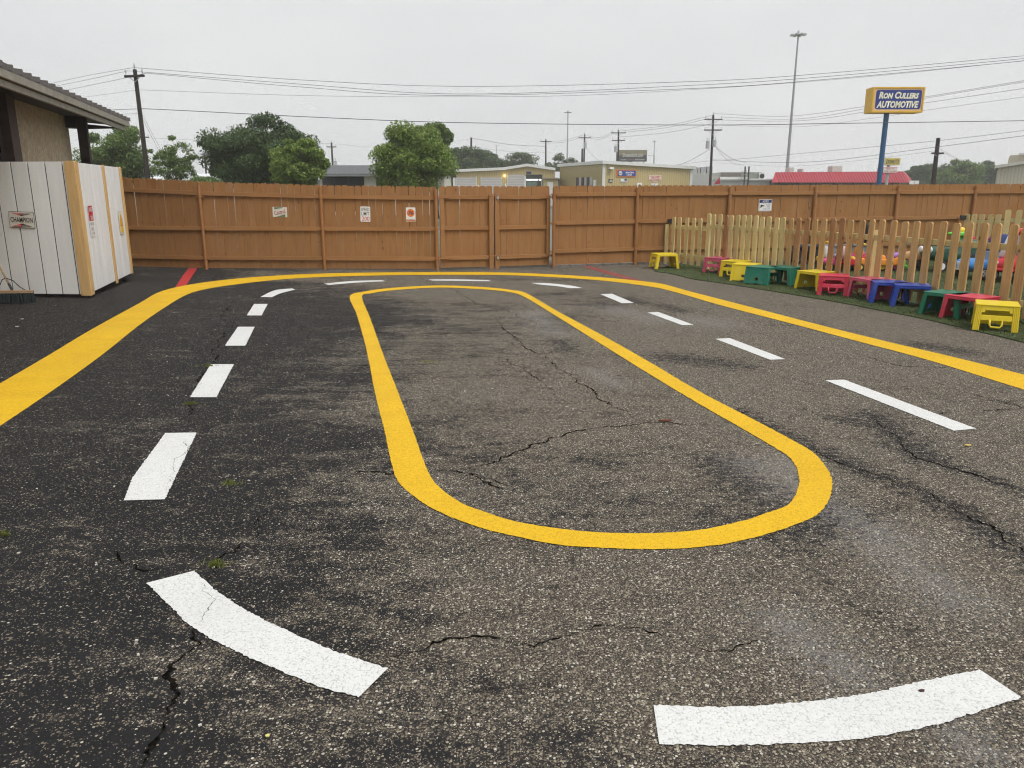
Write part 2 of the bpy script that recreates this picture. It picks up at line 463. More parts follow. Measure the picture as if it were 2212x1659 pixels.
def yard():
    x0, x1, y0, y1, st = -13.0, 11.0, 0.6, 19.2, 0.06
    nx, ny = int((x1-x0)/st)+1, int((y1-y0)/st)+1
    xs, ys = np.linspace(x0, x1, nx), np.linspace(y0, y1, ny)
    X, Y = np.meshgrid(xs, ys)
    co = np.zeros((ny*nx, 3)); co[:, 0] = X.ravel(); co[:, 1] = Y.ravel()
    idx = np.arange(ny*nx).reshape(ny, nx)
    q = np.stack([idx[:-1, :-1], idx[:-1, 1:], idx[1:, 1:], idx[1:, :-1]], -1).reshape(-1, 4)
    me = bpy.data.meshes.new('asphalt_yard')
    me.vertices.add(len(co)); me.vertices.foreach_set('co', co.ravel())
    me.loops.add(q.size); me.loops.foreach_set('vertex_index', q.ravel())
    me.polygons.add(len(q)); me.polygons.foreach_set('loop_start', np.arange(0, q.size, 4)); me.polygons.foreach_set('loop_total', np.full(len(q), 4))
    me.update(); me.validate()
    xb = -0.75 - np.clip(Y - 11, 0, 9) * 0.85 + 0.35*np.clip(4-Y, 0, 2)
    seal = smooth(1.9, -1.6, X - xb + (fbm(X*0.8, Y*0.8, 3) - 0.5) * 2.6)
    seal = np.maximum(seal * 0.90, 0.12 + 0.36*smooth(0.45, 0.72, fbm(X*0.55+3, Y*0.8, 9)) + 0.5*(fbm(X*1.3+7, Y*1.9, 21)-0.5))
    seal = np.maximum(seal, 1.25 * smooth(-4.3, -5.6, X + np.clip(Y-13.2, 0, 9)*0.9))
    seal = np.clip(seal, 0, 1.3) - 0.26*smooth(1.2, 2.6, X) 
    dark = np.zeros_like(X); dust = np.zeros_like(X)
    for (u0, v0, u1, v1, w) in ((1588,886,1760,972,.12),(1760,972,2060,1095,.15),(2060,1095,2230,1210,.15),(1880,897,2000,990,.22),(1990,985,2230,1070,.09),
                                (1450,772,1560,785,.32),(1560,787,1625,793,.15),(1255,993,1315,1004,.13),(1555,1000,1620,1060,.24),(1815,905,1905,922,.15),
                                (1100,1010,1135,1060,.06),(1210,738,1225,756,.16),(1700,1135,1760,1100,.35),(1430,660,1470,672,.25),(1990,745,2080,760,.25),(1360,645,1390,655,.2)):
        dark = np.maximum(dark, capsule(X, Y, G(u0, v0), G(u1, v1), w*1.5))
    for (u0, v0, u1, v1, w) in ((1150,675,1200,720,.35),(1690,1000,1722,1060,.25),(1640,1005,1690,1030,.3),(1780,1090,1930,1165,.25),(1700,1350,1830,1450,.22),
                                (2060,1570,2140,1650,.14),(1330,668,1420,690,.5),(1900,1180,2060,1290,.25),(1500,690,1540,700,.5),(1280,800,1330,830,.2)):
        dust = np.maximum(dust, capsule(X, Y, G(u0, v0), G(u1, v1), w*1.6))
    for n_, a_ in (('seal', seal), ('dark', dark), ('dust', dust)):
        at = me.attributes.new(n_, 'FLOAT', 'POINT'); at.data.foreach_set('value', a_.ravel().astype(np.float32))
    me.materials.append(M['asphalt'])
    return tag(link(bpy.data.objects.new('asphalt_yard', me)), kind='structure')
yard_o = yard()
lot = B().add([(-22, -9, -0.006), (24, -9, -0.006), (24, 19.6, -0.006), (-22, 19.6, -0.006)], [(0,1,2,3)])
tag(mk('asphalt_lot', lot, M['asphalt']), kind='structure')

# --- painted markings and cracks
def cr_spline(P, n=8, closed=False):
    P = [Vector((p[0], p[1])) for p in P]; out = []; m = len(P)
    rng = range(m) if closed else range(m - 1)
    for i in rng:
        p0 = P[(i-1) % m] if closed or i > 0 else P[0]
        p1, p2 = P[i], P[(i+1) % m]
        p3 = P[(i+2) % m] if closed or i + 2 < m else P[-1]
        for k in range(n):
            t = k / n
            out.append(0.5*((2*p1) + (p2-p0)*t + (2*p0-5*p1+4*p2-p3)*t*t + (3*p1-p0-3*p2+p3)*t**3))
    if not closed: out.append(P[-1])
    return out
def resample(P, n, closed=False):
    Q = P + [P[0]] if closed else P
    a = np.array([(p[0], p[1]) for p in Q]); s = np.r_[0, np.cumsum(np.hypot(*np.diff(a, axis=0).T))]
    t = np.linspace(0, s[-1], n + 1 if closed else n)
    if closed: t = t[:-1]
    return np.c_[np.interp(t, s, a[:, 0]), np.interp(t, s, a[:, 1])]
def strip(name, e0, e1, m, closed=False, z=0.004, step=0.018, jit=0.0028, spline=True, parent=None):
    A = [G(*p) for p in e0]; C = [G(*p) for p in e1]
    if spline: A, C = cr_spline(A, 8, closed), cr_spline(C, 8, closed)
    ln = sum((Vector(A[i+1][:2]) - Vector(A[i][:2])).length for i in range(len(A) - 1))
    n = max(4, int(ln / step))
    A, C = resample(A, n, closed), resample(C, n, closed)
    nrm = A - C; nrm /= np.linalg.norm(nrm, axis=1)[:, None] + 1e-9
    A = A + nrm * NR.normal(0, jit, (n, 1)); C = C + nrm * NR.normal(0, jit, (n, 1))
    b = B()
    vs = [(p[0], p[1], z) for p in A] + [(p[0], p[1], z) for p in C]
    fs = [(i, (i+1) % n, n + (i+1) % n, n + i) for i in range(n if closed else n - 1)]
    b.add(vs, fs)
    return mk(name, b, m, yard_o if parent is None else parent)

outer = [(-120,896),(0,829),(100,771),(200,711),(300,656),(345,631),(400,617),(475,606),(575,597),(700,591),(850,588.6),(1000,588),(1106,589.4),(1206,593.6),(1306,600),(1386,607.6),(1431,613.6),(1486,628.6),(1606,659.6),(1756,698.6),(1906,736),(2056,771),(2212,810),(2420,862)]
inner = [(-120,1002),(0,921),(75,871),(150,818.6),(225,763.6),(300,703.6),(350,668.6),(400,638.6),(440,626),(500,616),(600,604.6),(700,598.6),(850,594.8),(1000,594),(1106,595),(1206,599.6),(1306,607),(1406,619.6),(1466,633.6),(1556,659.6),(1706,698.6),(1856,738.6),(2006,778.6),(2212,842.6),(2420,905)]
o = strip('yellow_outer_line', outer, inner, M['yellow_paint']); o['label'] = 'wide yellow outer boundary line of the painted track'
oval_o = [(756,640),(770,678.6),(790,748.6),(810,848.6),(830,928.6),(845,998.6),(860,1041),(895,1074),(942,1104),(1030,1139),(1106,1158),(1206,1178),(1306,1185),(1406,1188),(1506,1184),(1606,1168),(1706,1139),(1776,1104),(1798,1048.6),(1786,1013.6),(1756,978.6),(1706,948.6),(1606,896),(1506,843.6),(1406,784.6),(1306,727.6),(1206,673.6),(1136,633.6),(1106,627),(1050,621),(950,617),(850,622),(790,629.6)]
oval_i = [(782,641),(800,688.6),(825,758.6),(846,848.6),(872,928.6),(900,990),(922,1030),(950,1060),(995,1086),(1055,1110),(1106,1126),(1206,1143),(1306,1152),(1406,1153),(1506,1147),(1606,1126),(1666,1106),(1706,1088.6),(1725,1050),(1723,1018),(1706,990),(1672,967),(1606,928.6),(1506,871),(1406,811),(1306,748.6),(1206,686),(1136,643.6),(1106,632.5),(1050,626),(950,621.6),(850,627.4),(803,634)]
# the inside of the left straight needs its own trace
oval_i[:10] = [(782,641),(800,688.6),(825,758.6),(860,848.6),(891,928.6),(916,998.6),(935,1038),(965,1067),(1005,1092),(1050,1108)]
o = strip('yellow_oval_line', oval_o, oval_i, M['yellow_paint'], closed=True, z=0.0045); o['label'] = 'closed yellow oval in the middle of the track'
def h2(l, ox, oy): return [(x / 2 + ox, y / 2 + oy) for x, y in l]
LT, RT, LB, RB = (0, 548.6), (1106, 548.6), (0, 1103.8), (1106, 1103.8)
for (a, c, off, sm) in (
    ([(1125,187),(1188,158),(1262,150)], [(1175,188),(1213,171),(1277,155)], LT, True),
    ([(1098,217),(1066,267)], [(1157,217),(1130,267)], LT, False),
    ([(1028,316),(972,398)], [(1101,316),(1060,398)], LT, False),
    ([(912,478),(820,621)], [(1011,478),(935,621)], LT, False),
    ([(715,776),(572,970),(535,1068)], [(851,774),(745,995),(713,1063)], LT, False),
    ([(1400,129),(1520,118),(1650,114)], [(1420,135),(1540,125),(1665,119)], LT, True),
    ([(1850,111),(1980,111),(2110,114)], [(1870,116),(1990,117),(2122,119)], LT, True),
    ([(80,126),(150,127),(250,137),(305,148)], [(118,133),(160,137),(200,141),(250,149)], RT, True),
    ([(382,175),(475,214)], [(432,173),(527,213)], RT, False),
    ([(585,254),(735,309)], [(632,252),(785,308)], RT, False),
    ([(878,368),(1115,459)], [(940,365),(1181,456)], RT, False),
    ([(1353,548),(1910,766)], [(1435,545),(2005,757)], RT, False),
    ([(840,262),(925,340),(1060,430),(1250,525),(1450,610),(1675,685)], [(633,315),(740,420),(830,505),(1000,600),(1200,690),(1400,770),(1553,807)], LB, True),
    ([(611,842),(800,850),(1000,850),(1200,835),(1500,800),(1750,745),(2020,690)], [(636,1013),(900,1017),(1200,1010),(1500,990),(1800,935),(2000,875),(2200,810)], RB, True)):
    strip('white_dash', h2(a, *off), h2(c, *off), M['white_paint'], spline=sm, z=0.005, step=0.010, jit=0.0022)
strip('red_line', h2([(815,62),(792,92),(757,145)], *LT), h2([(852,62),(838,85),(803,137)], *LT), M['red_paint'], spline=False, z=0.0035)
strip('red_line', h2([(278,47),(520,117)], *RT), h2([(325,50),(580,121)], *RT), M['red_paint_faded'], spline=False, z=0.0035)

def crack(pts, w, seed, z=0.0028):
    r = random.Random(seed); P = [G(*p) for p in pts]
    Q = cr_spline(P, 6); ln = sum((Q[i+1]-Q[i]).length for i in range(len(Q)-1))
    n = max(8, int(ln / 0.016)); A = resample(Q, n); b = B(); vs = []
    w1 = w2 = 0; wd = .6
    for i in range(n):
        j0, j1 = max(0, i-2), min(n-1, i+2)
        d = A[j1] - A[j0]; d = d / (np.linalg.norm(d) + 1e-9); nn = np.array([-d[1], d[0]])
        w1 = 0.93 * w1 + r.gauss(0, 0.008); w2 = 0.4 * w2 + r.gauss(0, 0.0045)
        wd = max(0.22, min(1.6, wd*.86 + .14*.55 + r.gauss(0, .22)))
        ww = 0.95 * w * wd * min(1, 0.2 + 6 * min(i, n-1-i) / n)
        c0 = A[i] + nn * (w1 + w2)
        vs += [(*(c0 + nn*(ww*0.5*r.uniform(.5,1.5))), z), (*(c0 - nn*(ww*0.5*r.uniform(.5,1.5))), z)]
    b.add(vs, [(2*i, 2*i+2, 2*i+3, 2*i+1) for i in range(n-1)])
    return mk('crack', b, M['crack'], yard_o)
for k, (w, pts) in enumerate((
    (.013, [(585,1079),(660,1071),(710,1049),(780,1021),(850,1021),(975,1016),(1106,978.6),(1181,948.6),(1281,926),(1376,916),(1456,916),(1556,918)]),
    (.016, [(975,1016),(1010,1025),(1050,1042),(1090,1066)]), (.012, [(1000,1022),(1040,1028),(1095,1050),(1106,1062)]),
    (.014, [(1075,690),(1120,740),(1166,765),(1231,809),(1281,849),(1331,884),(1376,912)]), (.012, [(1090,770),(1130,800),(1181,829),(1220,850)]),
    (.010, [(550,709),(700,712),(850,720),(1000,724),(1106,726)]), (.010, [(600,794),(750,790),(930,786),(1106,781),(1200,776),(1306,769)]),
    (.020, [(510,649),(485,672),(480,690),(500,699),(480,730),(465,759),(450,794),(420,850),(414,880),(412,929)]),
    (.010, [(575,1104),(545,1154),(500,1185),(470,1209),(450,1254)]),
    (.022, [(420,1359),(400,1414),(370,1484),(340,1554),(325,1610),(305,1675)]),
    (.010, [(825,1429),(880,1415),(925,1404),(1030,1376),(1106,1389),(1231,1381),(1356,1364),(1446,1381),(1536,1396),(1646,1389),(1700,1370)]),
    (.013, [(1700,945),(1760,975),(1830,1005),(1906,1032),(1980,1060),(2056,1096),(2120,1140),(2240,1225)]),
    (.012, [(1886,894),(1930,940),(1981,989),(2080,1015),(2240,1072)]), (.010, [(2006,821),(2080,845),(2230,885)]),
    (.012, [(895,586),(905,599),(930,612),(980,624),(1030,654),(1100,674),(1160,700)]), (.010, [(800,640),(900,632),(1000,640)]),
    (.012, [(560,590),(600,600),(640,612),(660,625)]), (.010, [(690,588),(720,600),(800,612),(900,606)]),
    (.012, [(1270,605),(1330,625),(1400,645),(1470,665)]), (.010, [(1340,640),(1420,672),(1520,700),(1600,722)]),
    (.010, [(250,1190),(300,1225),(345,1225)]), (.010, [(110,740),(150,715),(215,690)]),
    (.010, [(1220,700),(1290,735),(1350,780)]), (.010, [(1830,760),(1950,790),(2080,795)]), (.008, [(1680,655),(1800,672),(1950,700)]),
    (.010, [(1560,915),(1590,905),(1610,880)]), (.009, [(1000,560+90),(1050,660),(1110,652)]), (.008, [(2010,900),(2100,888),(2230,880)]))):
    crack(pts, w, 100 + k)
crack([(447,1262),(441,1290),(432,1325),(424,1352)], .004, 301, .0056); crack([(398,948),(388,985),(370,1020),(352,1062)], .0045, 302, .0056); crack([(436,835),(450,812),(466,800)], .004, 303, .0056)

# ------------------------------------------------------------------ artificial turf
turf_edge = [(1445,575.5),(1412,585.5),(1450,592),(1500,604),(1570,614),(1650,627),(1800,652),(1900,671),(2000,691),(2090,712),(2212,741),(2360,780)]
te = [G(*p) for p in turf_edge]
FR = [Vector((0.91, 17.49)), Vector((2.87, 18.17)), Vector((13.9, 20.05)), Vector((17.2, 20.6))]     # line of the right fence
def turf():
    m, t, bs = nodes('turf_mat')
    n1 = noise(t, coords(t), 1.4, 4); n2 = noise(t, coords(t), 60, 3)
    c = mix(t, n2, (0.045, 0.064, 0.020), (0.085, 0.110, 0.038)); c = mix(t, math_(t, 'MULTIPLY', n1, 0.5), c, (0.05, 0.075, 0.026))
    L(t, c, bs.inputs['Base Color']); bs.inputs['Roughness'].default_value = 0.9
    bump(t, bs, n2, 0.8, 0.02)
    P = cr_spline(te, 4)
    poly = [(p[0], p[1]) for p in P] + [(16.5, 7.4), (16.5, 20.35), (13.9, 19.93), (3.7, 18.2)]
    b = B(); b.prism(poly, lambda a, c_, d: (a, c_, d), 0.0005, 0.016)
    o = tag(mk('artificial_turf', b, m), kind='structure')
    # fibres on the part in front of and just behind the picket fence
    from mathutils.geometry import tessellate_polygon
    ed = np.array(poly); k = 90000
    pts = np.c_[NR.uniform(2.6, 11.5, k*4), NR.uniform(7.6, 19.0, k*4)]
    # keep more of the near ones
    keep = NR.random(len(pts)) < np.clip(1.25 - (np.interp(pts[:,1], [8, 17], [0.25, 1.0])), 0.2, 1)
    pts = pts[keep]
    x, y = pts[:,0], pts[:,1]; ins = np.zeros(len(pts), bool); j = len(ed) - 1
    for i in range(len(ed)):
        xi, yi, xj, yj = *ed[i], *ed[j]
        cnd = ((yi > y) != (yj > y)) & (x < (xj - xi) * (y - yi) / (yj - yi + 1e-12) + xi)
        ins ^= cnd; j = i
    pts = pts[ins & (x - y*0.72 < 1.0)][:k]
    n = len(pts); a = NR.uniform(0, 2*np.pi, n); w = NR.uniform(.003, .006, n); hh = NR.uniform(.010, .024, n)
    dx, dy = np.cos(a)*w, np.sin(a)*w; lx, ly = NR.normal(0, .012, n), NR.normal(0, .012, n)
    V = np.zeros((n, 3, 3)); z0 = .014
    V[:,0] = np.c_[pts[:,0]-dx, pts[:,1]-dy, np.full(n, z0)]; V[:,1] = np.c_[pts[:,0]+dx, pts[:,1]+dy, np.full(n, z0)]; V[:,2] = np.c_[pts[:,0]+lx, pts[:,1]+ly, z0+hh]
    me = bpy.data.meshes.new('turf_fibres')
    me.vertices.add(n*3); me.vertices.foreach_set('co', V.ravel()); me.loops.add(n*3); me.loops.foreach_set('vertex_index', np.arange(n*3))
    me.polygons.add(n); me.polygons.foreach_set('loop_start', np.arange(0, n*3, 3)); me.polygons.foreach_set('loop_total', np.full(n, 3)); me.update()
    me.materials.append(M['turf_fibre'])
    f = link(bpy.data.objects.new('turf_fibres', me), o); f['kind'] = 'stuff'
turf()

# ------------------------------------------------------------------ brown fence, gate
def dogear(w, h, th, ear, name):
    b = B(); b.prism([(-w/2,0),(w/2,0),(w/2,h-ear),(w/2-ear*.75,h),(-w/2+ear*.75,h),(-w/2,h-ear)], lambda a, z, d: (a, d, z), -th/2, th/2)
    me = bpy.data.meshes.new(name); me.from_pydata(b.v, [], b.f); me.update()
    return me
def boards(root, mesh, a, c, n, top0, top1, m, zb=0.03, w=1.0, jz=0.008, gapvar=0.0, off=0.0, name='board', hmesh=1.8):
    a, c = Vector(a), Vector(c); d = c - a; ang = math.atan2(d.y, d.x)
    if not mesh.materials: mesh.materials.append(m)
    nn = Vector((-d.y, d.x)).normalized()
    for i in range(n):
        t = (i + 0.5) / n; p = a + d*t + nn*(off + rnd.uniform(-.003, .003))
        o = link(bpy.data.objects.new(name, mesh), root)
        top = top0 + (top1 - top0)*t + rnd.uniform(-jz, jz)
        o.location = (p.x - root.location.x, p.y - root.location.y, zb)
        o.rotation_euler = (rnd.uniform(-.006,.006), rnd.uniform(-.004,.004), ang + rnd.uniform(-.012,.012))
        o.scale = (d.length / n / w * (1 - rnd.uniform(0, gapvar)), 1, (top - zb) / hmesh)
def rail(root, a, c, z0, z1, h=0.085, th=0.04, off=-0.035, m=None, name='rail'):
    a, c = Vector(a), Vector(c); d = c - a; ln = d.length; nn = Vector((-d.y, d.x)).normalized()
    b = B(); b.prism([(0, z0-h/2), (ln, z1-h/2), (ln, z1+h/2), (0, z0+h/2)], lambda s, z, y: (s, y, z), -th/2, th/2)
    p = a + nn*off
    return mk(name, b, m or M['fence_rail'], root, loc=(p.x - root.location.x, p.y - root.location.y, 0), rz=math.atan2(d.y, d.x), bevel=0.004)
def steel_post(root, p, top, r=0.036, sq=False, brackets=(0.24, .88, 1.56)):
    b = B(); l = (p[0]-root.location.x, p[1]-root.location.y)
    b.cyl((*l, -0.02), (*l, top), r, n=16)
    po = mk('post', b, M['fence_steel'], root, smooth=False)
    for z in brackets:
        b = B(); b.cyl((*l, z-.018), (*l, z+.018), r+.006, n=16); b.box((l[0]+.055, l[1]-.005, z), (.05, .02, .03)); b.box((l[0]-.055, l[1]-.005, z), (.05, .02, .03))
        mk('bracket', b, M['fence_steel'], po)
    return po
pk = dogear(0.137, 1.8, 0.016, 0.032, 'board')

LF = [Vector((-9.6, 17.72)), Vector((-6.72, 17.08)), Vector((-4.09, 16.97)), Vector((-1.62, 16.87))]
fl = thing('board_fence', 'tall brown stained board fence running from the white enclosure to the gate', 'fence', (-1.62, 16.87, 0))
tops = [2.02, 1.88, 1.80, 1.765]; counts = [20, 18, 17]
for i in range(3):
    boards(fl, pk, LF[i], LF[i+1], counts[i], tops[i], tops[i+1], M['fence'], off=0.0, w=0.1435, gapvar=0.018)
    for z, dz in ((0.25, 0), (0.885, 0), (1.56, 0)):
        k0 = tops[i] / 1.8 if z > 1 else 1; k1 = tops[i+1] / 1.8 if z > 1 else 1
        rail(fl, LF[i], LF[i+1], z*k0, z*k1)
for p, tp in zip(LF[1:], (1.80, 1.75, 1.72)):
    steel_post(fl, (p.x, p.y - 0.05), tp)

# double gate
g0, g1, g2 = Vector((-1.555, 16.88)), Vector((-0.41, 17.17)), Vector((0.835, 17.60))
def gate_leaf(label, a, c, n, centre_at_end):
    r = thing('gate_leaf', label, 'gate', (a.x, a.y, 0)); d = (c - a).normalized(); nn = Vector((-d.y, d.x)); ang = math.atan2(d.y, d.x)
    boards(r, pk, a, c, n, 1.775, 1.785, M['fence'], zb=0.055, w=0.1395, jz=0.004, gapvar=0.01)
    ln = (c - a).length
    for z in (0.26, 0.90, 1.545): rail(r, a, c, z, z)
    for e, wd, zlo, zhi in ((0.0 if centre_at_end else 1.0, 0.085, 0.26, 1.545), (1.0 if centre_at_end else 0.0, 0.09, 0.0, 1.62)):
        s = wd/2 + 0.004 if e == 0 else ln - wd/2 - 0.004
        q = a + d*s - nn*0.062
        b = B(); b.box((0, 0, (zlo+zhi)/2), (wd, 0.05 if wd > .086 else 0.02, zhi-zlo))
        mk('stile', b, M['fence_rail'] if wd < .086 else M['fence'], r, loc=(q.x-a.x, q.y-a.y, 0), rz=ang, bevel=0.004)
    for z in (0.262, 1.547):
        s = 0.09 if centre_at_end else ln - 0.09; q = a + d*s - nn*0.075
        b = B(); b.box((0,0,z), (0.24, 0.012, 0.028)); b.cyl((-0.13 if centre_at_end else .13, 0, z-.05), (-0.13 if centre_at_end else .13, 0, z+.05), .012, n=8)
        mk('hinge', b, M['fence_steel'], r, loc=(q.x-a.x, q.y-a.y, 0), rz=ang)
        if not centre_at_end:
            q = a + d*0.055 - nn*0.10
            b = B(); b.box((0,0,z-.015), (.045,.03,.06)); b.tube([(-.014,0,z+.015),(-.014,0,z+.045),(0,0,z+.055),(.014,0,z+.045),(.014,0,z+.015)], .005)
            mk('padlock', b, M['steel'], r, loc=(q.x-a.x, q.y-a.y, 0), rz=ang)
            b = B(); b.box((-.09,0.015,z+.035), (.2,.012,.03)); mk('hasp', b, M['fence_steel'], r, loc=(q.x-a.x, q.y-a.y, 0), rz=ang)
    return r
gate_leaf('left leaf of the brown double gate, beside the orange disc sign', g0, g1 - Vector((.012,.004)), 8, True)
gate_leaf('right brown leaf of the double board gate, with padlocks and a gap beside it', g1 + Vector((.012,.004)), g2, 9, False)

fr = thing('board_fence', 'tall brown board fence on the right behind the picket fence, carrying the notice sign', 'fence', (0.91, 17.49, 0))
us = [(1193, 402), (1377, 402), (1577, 400), (1762, 400), (1940, 400), (2107, 400), (2290, 400)]
def on_line(u, v, P):
    """plan point where the view column u meets the fence line P"""
    d = _ray(u, v); k = d[0] / d[1]
    for i in range(len(P) - 1):
        a, c = P[i], P[i+1]; e = c - a
        den = e.x - k*e.y
        t = (k*a.y - a.x) / den if abs(den) > 1e-9 else -1
        if -0.001 <= t <= 1.001: return a + e*t
    return P[-1]
pr = [FR[0]] + [on_line(u, v, FR) for u, v in us[1:]]
for i in range(len(pr) - 1):
    a, c = pr[i], pr[i+1]; n = max(8, round((c-a).length / 0.142))
    boards(fr, pk, a, c, n, 1.79 + 0.012*i, 1.80 + 0.012*i, M['fence'], zb=0.06, w=0.1385, jz=0.004, gapvar=0.012)
    for z in (0.36, 0.985, 1.60): rail(fr, a, c, z + .012*i, z + .012*(i+1))
for i, p in enumerate(pr):
    steel_post(fr, (p.x + (0.02 if i == 0 else 0), p.y - 0.055), 1.74 + .012*i, 0.04 if i else 0.036, brackets=(.36+.012*i, .985+.012*i, 1.6+.012*i))
b = B()
for i in range(5):
    p, q = FR[0].lerp(FR[1], i/5+.01), FR[0].lerp(FR[1], (i+1)/5-.01)
    b.box(((p.x+q.x)/2 + .02, (p.y+q.y)/2 + .12, .02), ((q-p).length, .12, .05), math.atan2((q-p).y, (q-p).x))
tag(mk('concrete_footing', b, pm((.45,.44,.42), .9, .2, 12), None, bevel=.006), kind='structure')

# ------------------------------------------------------------------ picket fence
def picket_mesh(w, h, th, name):
    b = B(); e = w*0.24
    b.prism([(-w/2,0),(w/2,0),(w/2,h-e*1.15),(w/2-e*.35,h-e*.42),(w/2-e,h),(-w/2+e,h),(-w/2+e*.35,h-e*.42),(-w/2,h-e*1.15)], lambda a, z, d: (a, d, z), -th/2, th/2)
    me = bpy.data.meshes.new(name); me.from_pydata(b.v, [], b.f); me.update(); return me
pA, pB, pC = (picket_mesh(0.120, 1.2, 0.026, 'picket') for _ in range(3))
pA.materials.append(M['pine']); pB.materials.append(M['cedar']); pC.materials.append(M['redcedar'])
PFL = [Vector((3.98, 17.55)), Vector((4.18, 16.95)), G(1834, 634).xy, G(2000, 663).xy, G(2207, 697).xy, Vector((7.25, 8.6))]
pf = thing('picket_fence', 'low unpainted wooden picket fence along the turf behind the coloured stools', 'fence', (PFL[1].x, PFL[1].y, 0))
def set_picket(root, me, p, ang, h, zb=0.05):
    o = link(bpy.data.objects.new('picket', me), root)
    o.location = (p.x-root.location.x, p.y-root.location.y, zb); o.rotation_euler = (rnd.uniform(-.012,.012), rnd.uniform(-.012,.012), ang + rnd.uniform(-.03,.03))
    o.scale = (rnd.uniform(.97,1.03), 1, (h-zb)/1.2)
z8 = [625,672,720,780,840,905,970,1045,1105,1170,1245,1310,1385,1460,1535,1620,1700,1780,1870,1960]
z1 = [30,120,220,315,415,525,630,740,860,985,1105,1240,1375,1520,1660,1810,1960,2125]
cols = [(2500 + x/2.888)/1.8228 for x in z8] + [(3200 + x/2.659)/1.8228 for x in z1]
line = PFL[1:]
def seg_ang(P, p):
    best = min(range(len(P)-1), key=lambda i: abs((p-P[i]).length + (p-P[i+1]).length - (P[i+1]-P[i]).length))
    d = P[best+1]-P[best]; return math.atan2(d.y, d.x)
last = None
for k, u in enumerate(cols):
    p = on_line(u, 470, line); me = pA if k < 17 and k != 7 else (pC if k in (7, 16, 18, 19, 22, 23) else pB)
    set_picket(pf, me, p, seg_ang(line, p), 1.20 + .05*max(0, (14.5-p.y)/4.5) + rnd.uniform(-.012,.012)); last = p
dd = (line[-1] - last).normalized(); k = 1
while (last + dd*0.172*k - line[-1]).dot(dd) < 0:
    set_picket(pf, pB, last + dd*0.172*k, math.atan2(dd.y, dd.x), 1.2); k += 1
for i in range(len(line)-1):
    for z in (0.235, 0.945): rail(pf, line[i], line[i+1], z, z, 0.085, 0.038, 0.036, M['pine_rail'])
for p in (line[0], on_line((2500+1810/2.888)/1.8228, 500, line), on_line(1895 - 12, 500, line), line[-1]):
    b = B(); l = p - pf.location.xy; b.box((l.x+.09, l.y+.05, 0.52), (.085,.085,1.08)); mk('post', b, M['pine'], pf)
# little gate between the picket fence and the board fence
GA, GB = on_line(1447, 480, FR), line[0]
GA = Vector((GA.x - .02, GA.y - .12))
pg = thing('picket_gate', 'small light pine picket gate by the lone yellow stool and brown fence', 'gate', (GB.x, GB.y, 0))
dg = GB - GA; ang = math.atan2(dg.y, dg.x)
for k in range(5):
    set_picket(pg, pA, GA + dg*((k+0.55)/5.2), ang, 1.10, 0.07)
for z in (0.26, 0.88): rail(pg, GA, GB, z, z, 0.085, 0.038, 0.036, M['pine_rail'])
b = B(); l = GA - GB; b.box((l.x-.06, l.y+.04, .47), (.08,.08,.92)); mk('post', b, M['pine'], pg)
b = B(); b.box((l.x+.0, l.y+.02, 1.0), (.09,.05,.10)); mk('latch', b, M['black'], pg)
# second picket fence, deeper in the play yard
Q0, Q1, Q2 = Vector((11.15, 19.35)), Vector((11.75, 18.75)), Vector((14.4, 17.0))
p2 = thing('picket_fence', 'farther light pine picket fence at the right edge behind the toys', 'fence', (Q1.x, Q1.y, 0))
for k in range(15):
    p = Q1.lerp(Q2, (k+.3)/15); set_picket(p2, pA, p, math.atan2((Q2-Q1).y, (Q2-Q1).x), 1.25)
for z in (0.3, 1.0): rail(p2, Q1, Q2, z, z, 0.085, 0.038, 0.036, M['pine_rail'])
p3 = thing('picket_gate', 'weathered picket gate with a black latch between the far picket fence and board fence', 'gate', (Q0.x, Q0.y, 0))
for k in range(5):
    set_picket(p3, pA, Q0.lerp(Q1, (k+.2)/5), math.atan2((Q1-Q0).y, (Q1-Q0).x), 1.14)
for z in (0.3, 0.95): rail(p3, Q0, Q1, z, z, 0.085, 0.038, 0.036, M['pine_rail'])
b = B(); b.box((-.12, .0, .52), (.1,.1,1.04)); mk('post', b, M['fence'], p3)
b = B(); b.box((-.08, -.05, 1.05), (.14,.04,.1)); mk('latch', b, M['black'], p3)

# ------------------------------------------------------------------ white enclosure
K0 = G(198, 644); K1 = G(287, 605)                 # corner and far end of its right side
K0, K1 = K0.xy, K1.xy
dF = Vector((-1.0, 0.085)).normalized(); dS = (K1-K0).normalized()
en = thing('board_enclosure', 'white board enclosure with fresh cedar corner trim in front of the stucco building', 'shed', (K0.x, K0.y, 0))
nF = Vector((dF.y, -dF.x)); nF = nF if nF.y < 0 else -nF
nS = Vector((dS.y, -dS.x)); nS = nS if nS.x > 0 else -nS
def flat_board(root, name, s0, s1, z0, z1, d, n, th, m, z1b=None, out=0.0, bevel=0.002):
    b = B(); z1b = z1 if z1b is None else z1b
    b.prism([(s0,z0),(s1,z0),(s1,z1b),(s0,z1)], lambda s, z, t: (d.x*s + n.x*(t+out), d.y*s + n.y*(t+out), z), -th, 0)
    return mk(name, b, m, root, bevel=bevel)
def back_sheet(root, s0, s1, z0, z1, d, n):
    return flat_board(root, 'backing', s0, s1, z0, z1, d, n, 0.03, M['groove'], out=-0.02)
back_sheet(en, 0.03, 2.9, .07, 2.08, dF, nF); back_sheet(en, 0.03, (K1-K0).length-.02, .10, 2.06, dS, nS)
s = 0.17; wb = 0.281
x = 0.03
edges = [0.03, 0.20] + [0.20 + wb*k for k in range(1, 10)]
for i in range(len(edges)-1):
    flat_board(en, 'board', edges[i]+.012, edges[i+1]-.012, .06, 2.11, dF, nF, .02, M['white_board'])
Ls = (K1-K0).length; nb = 17
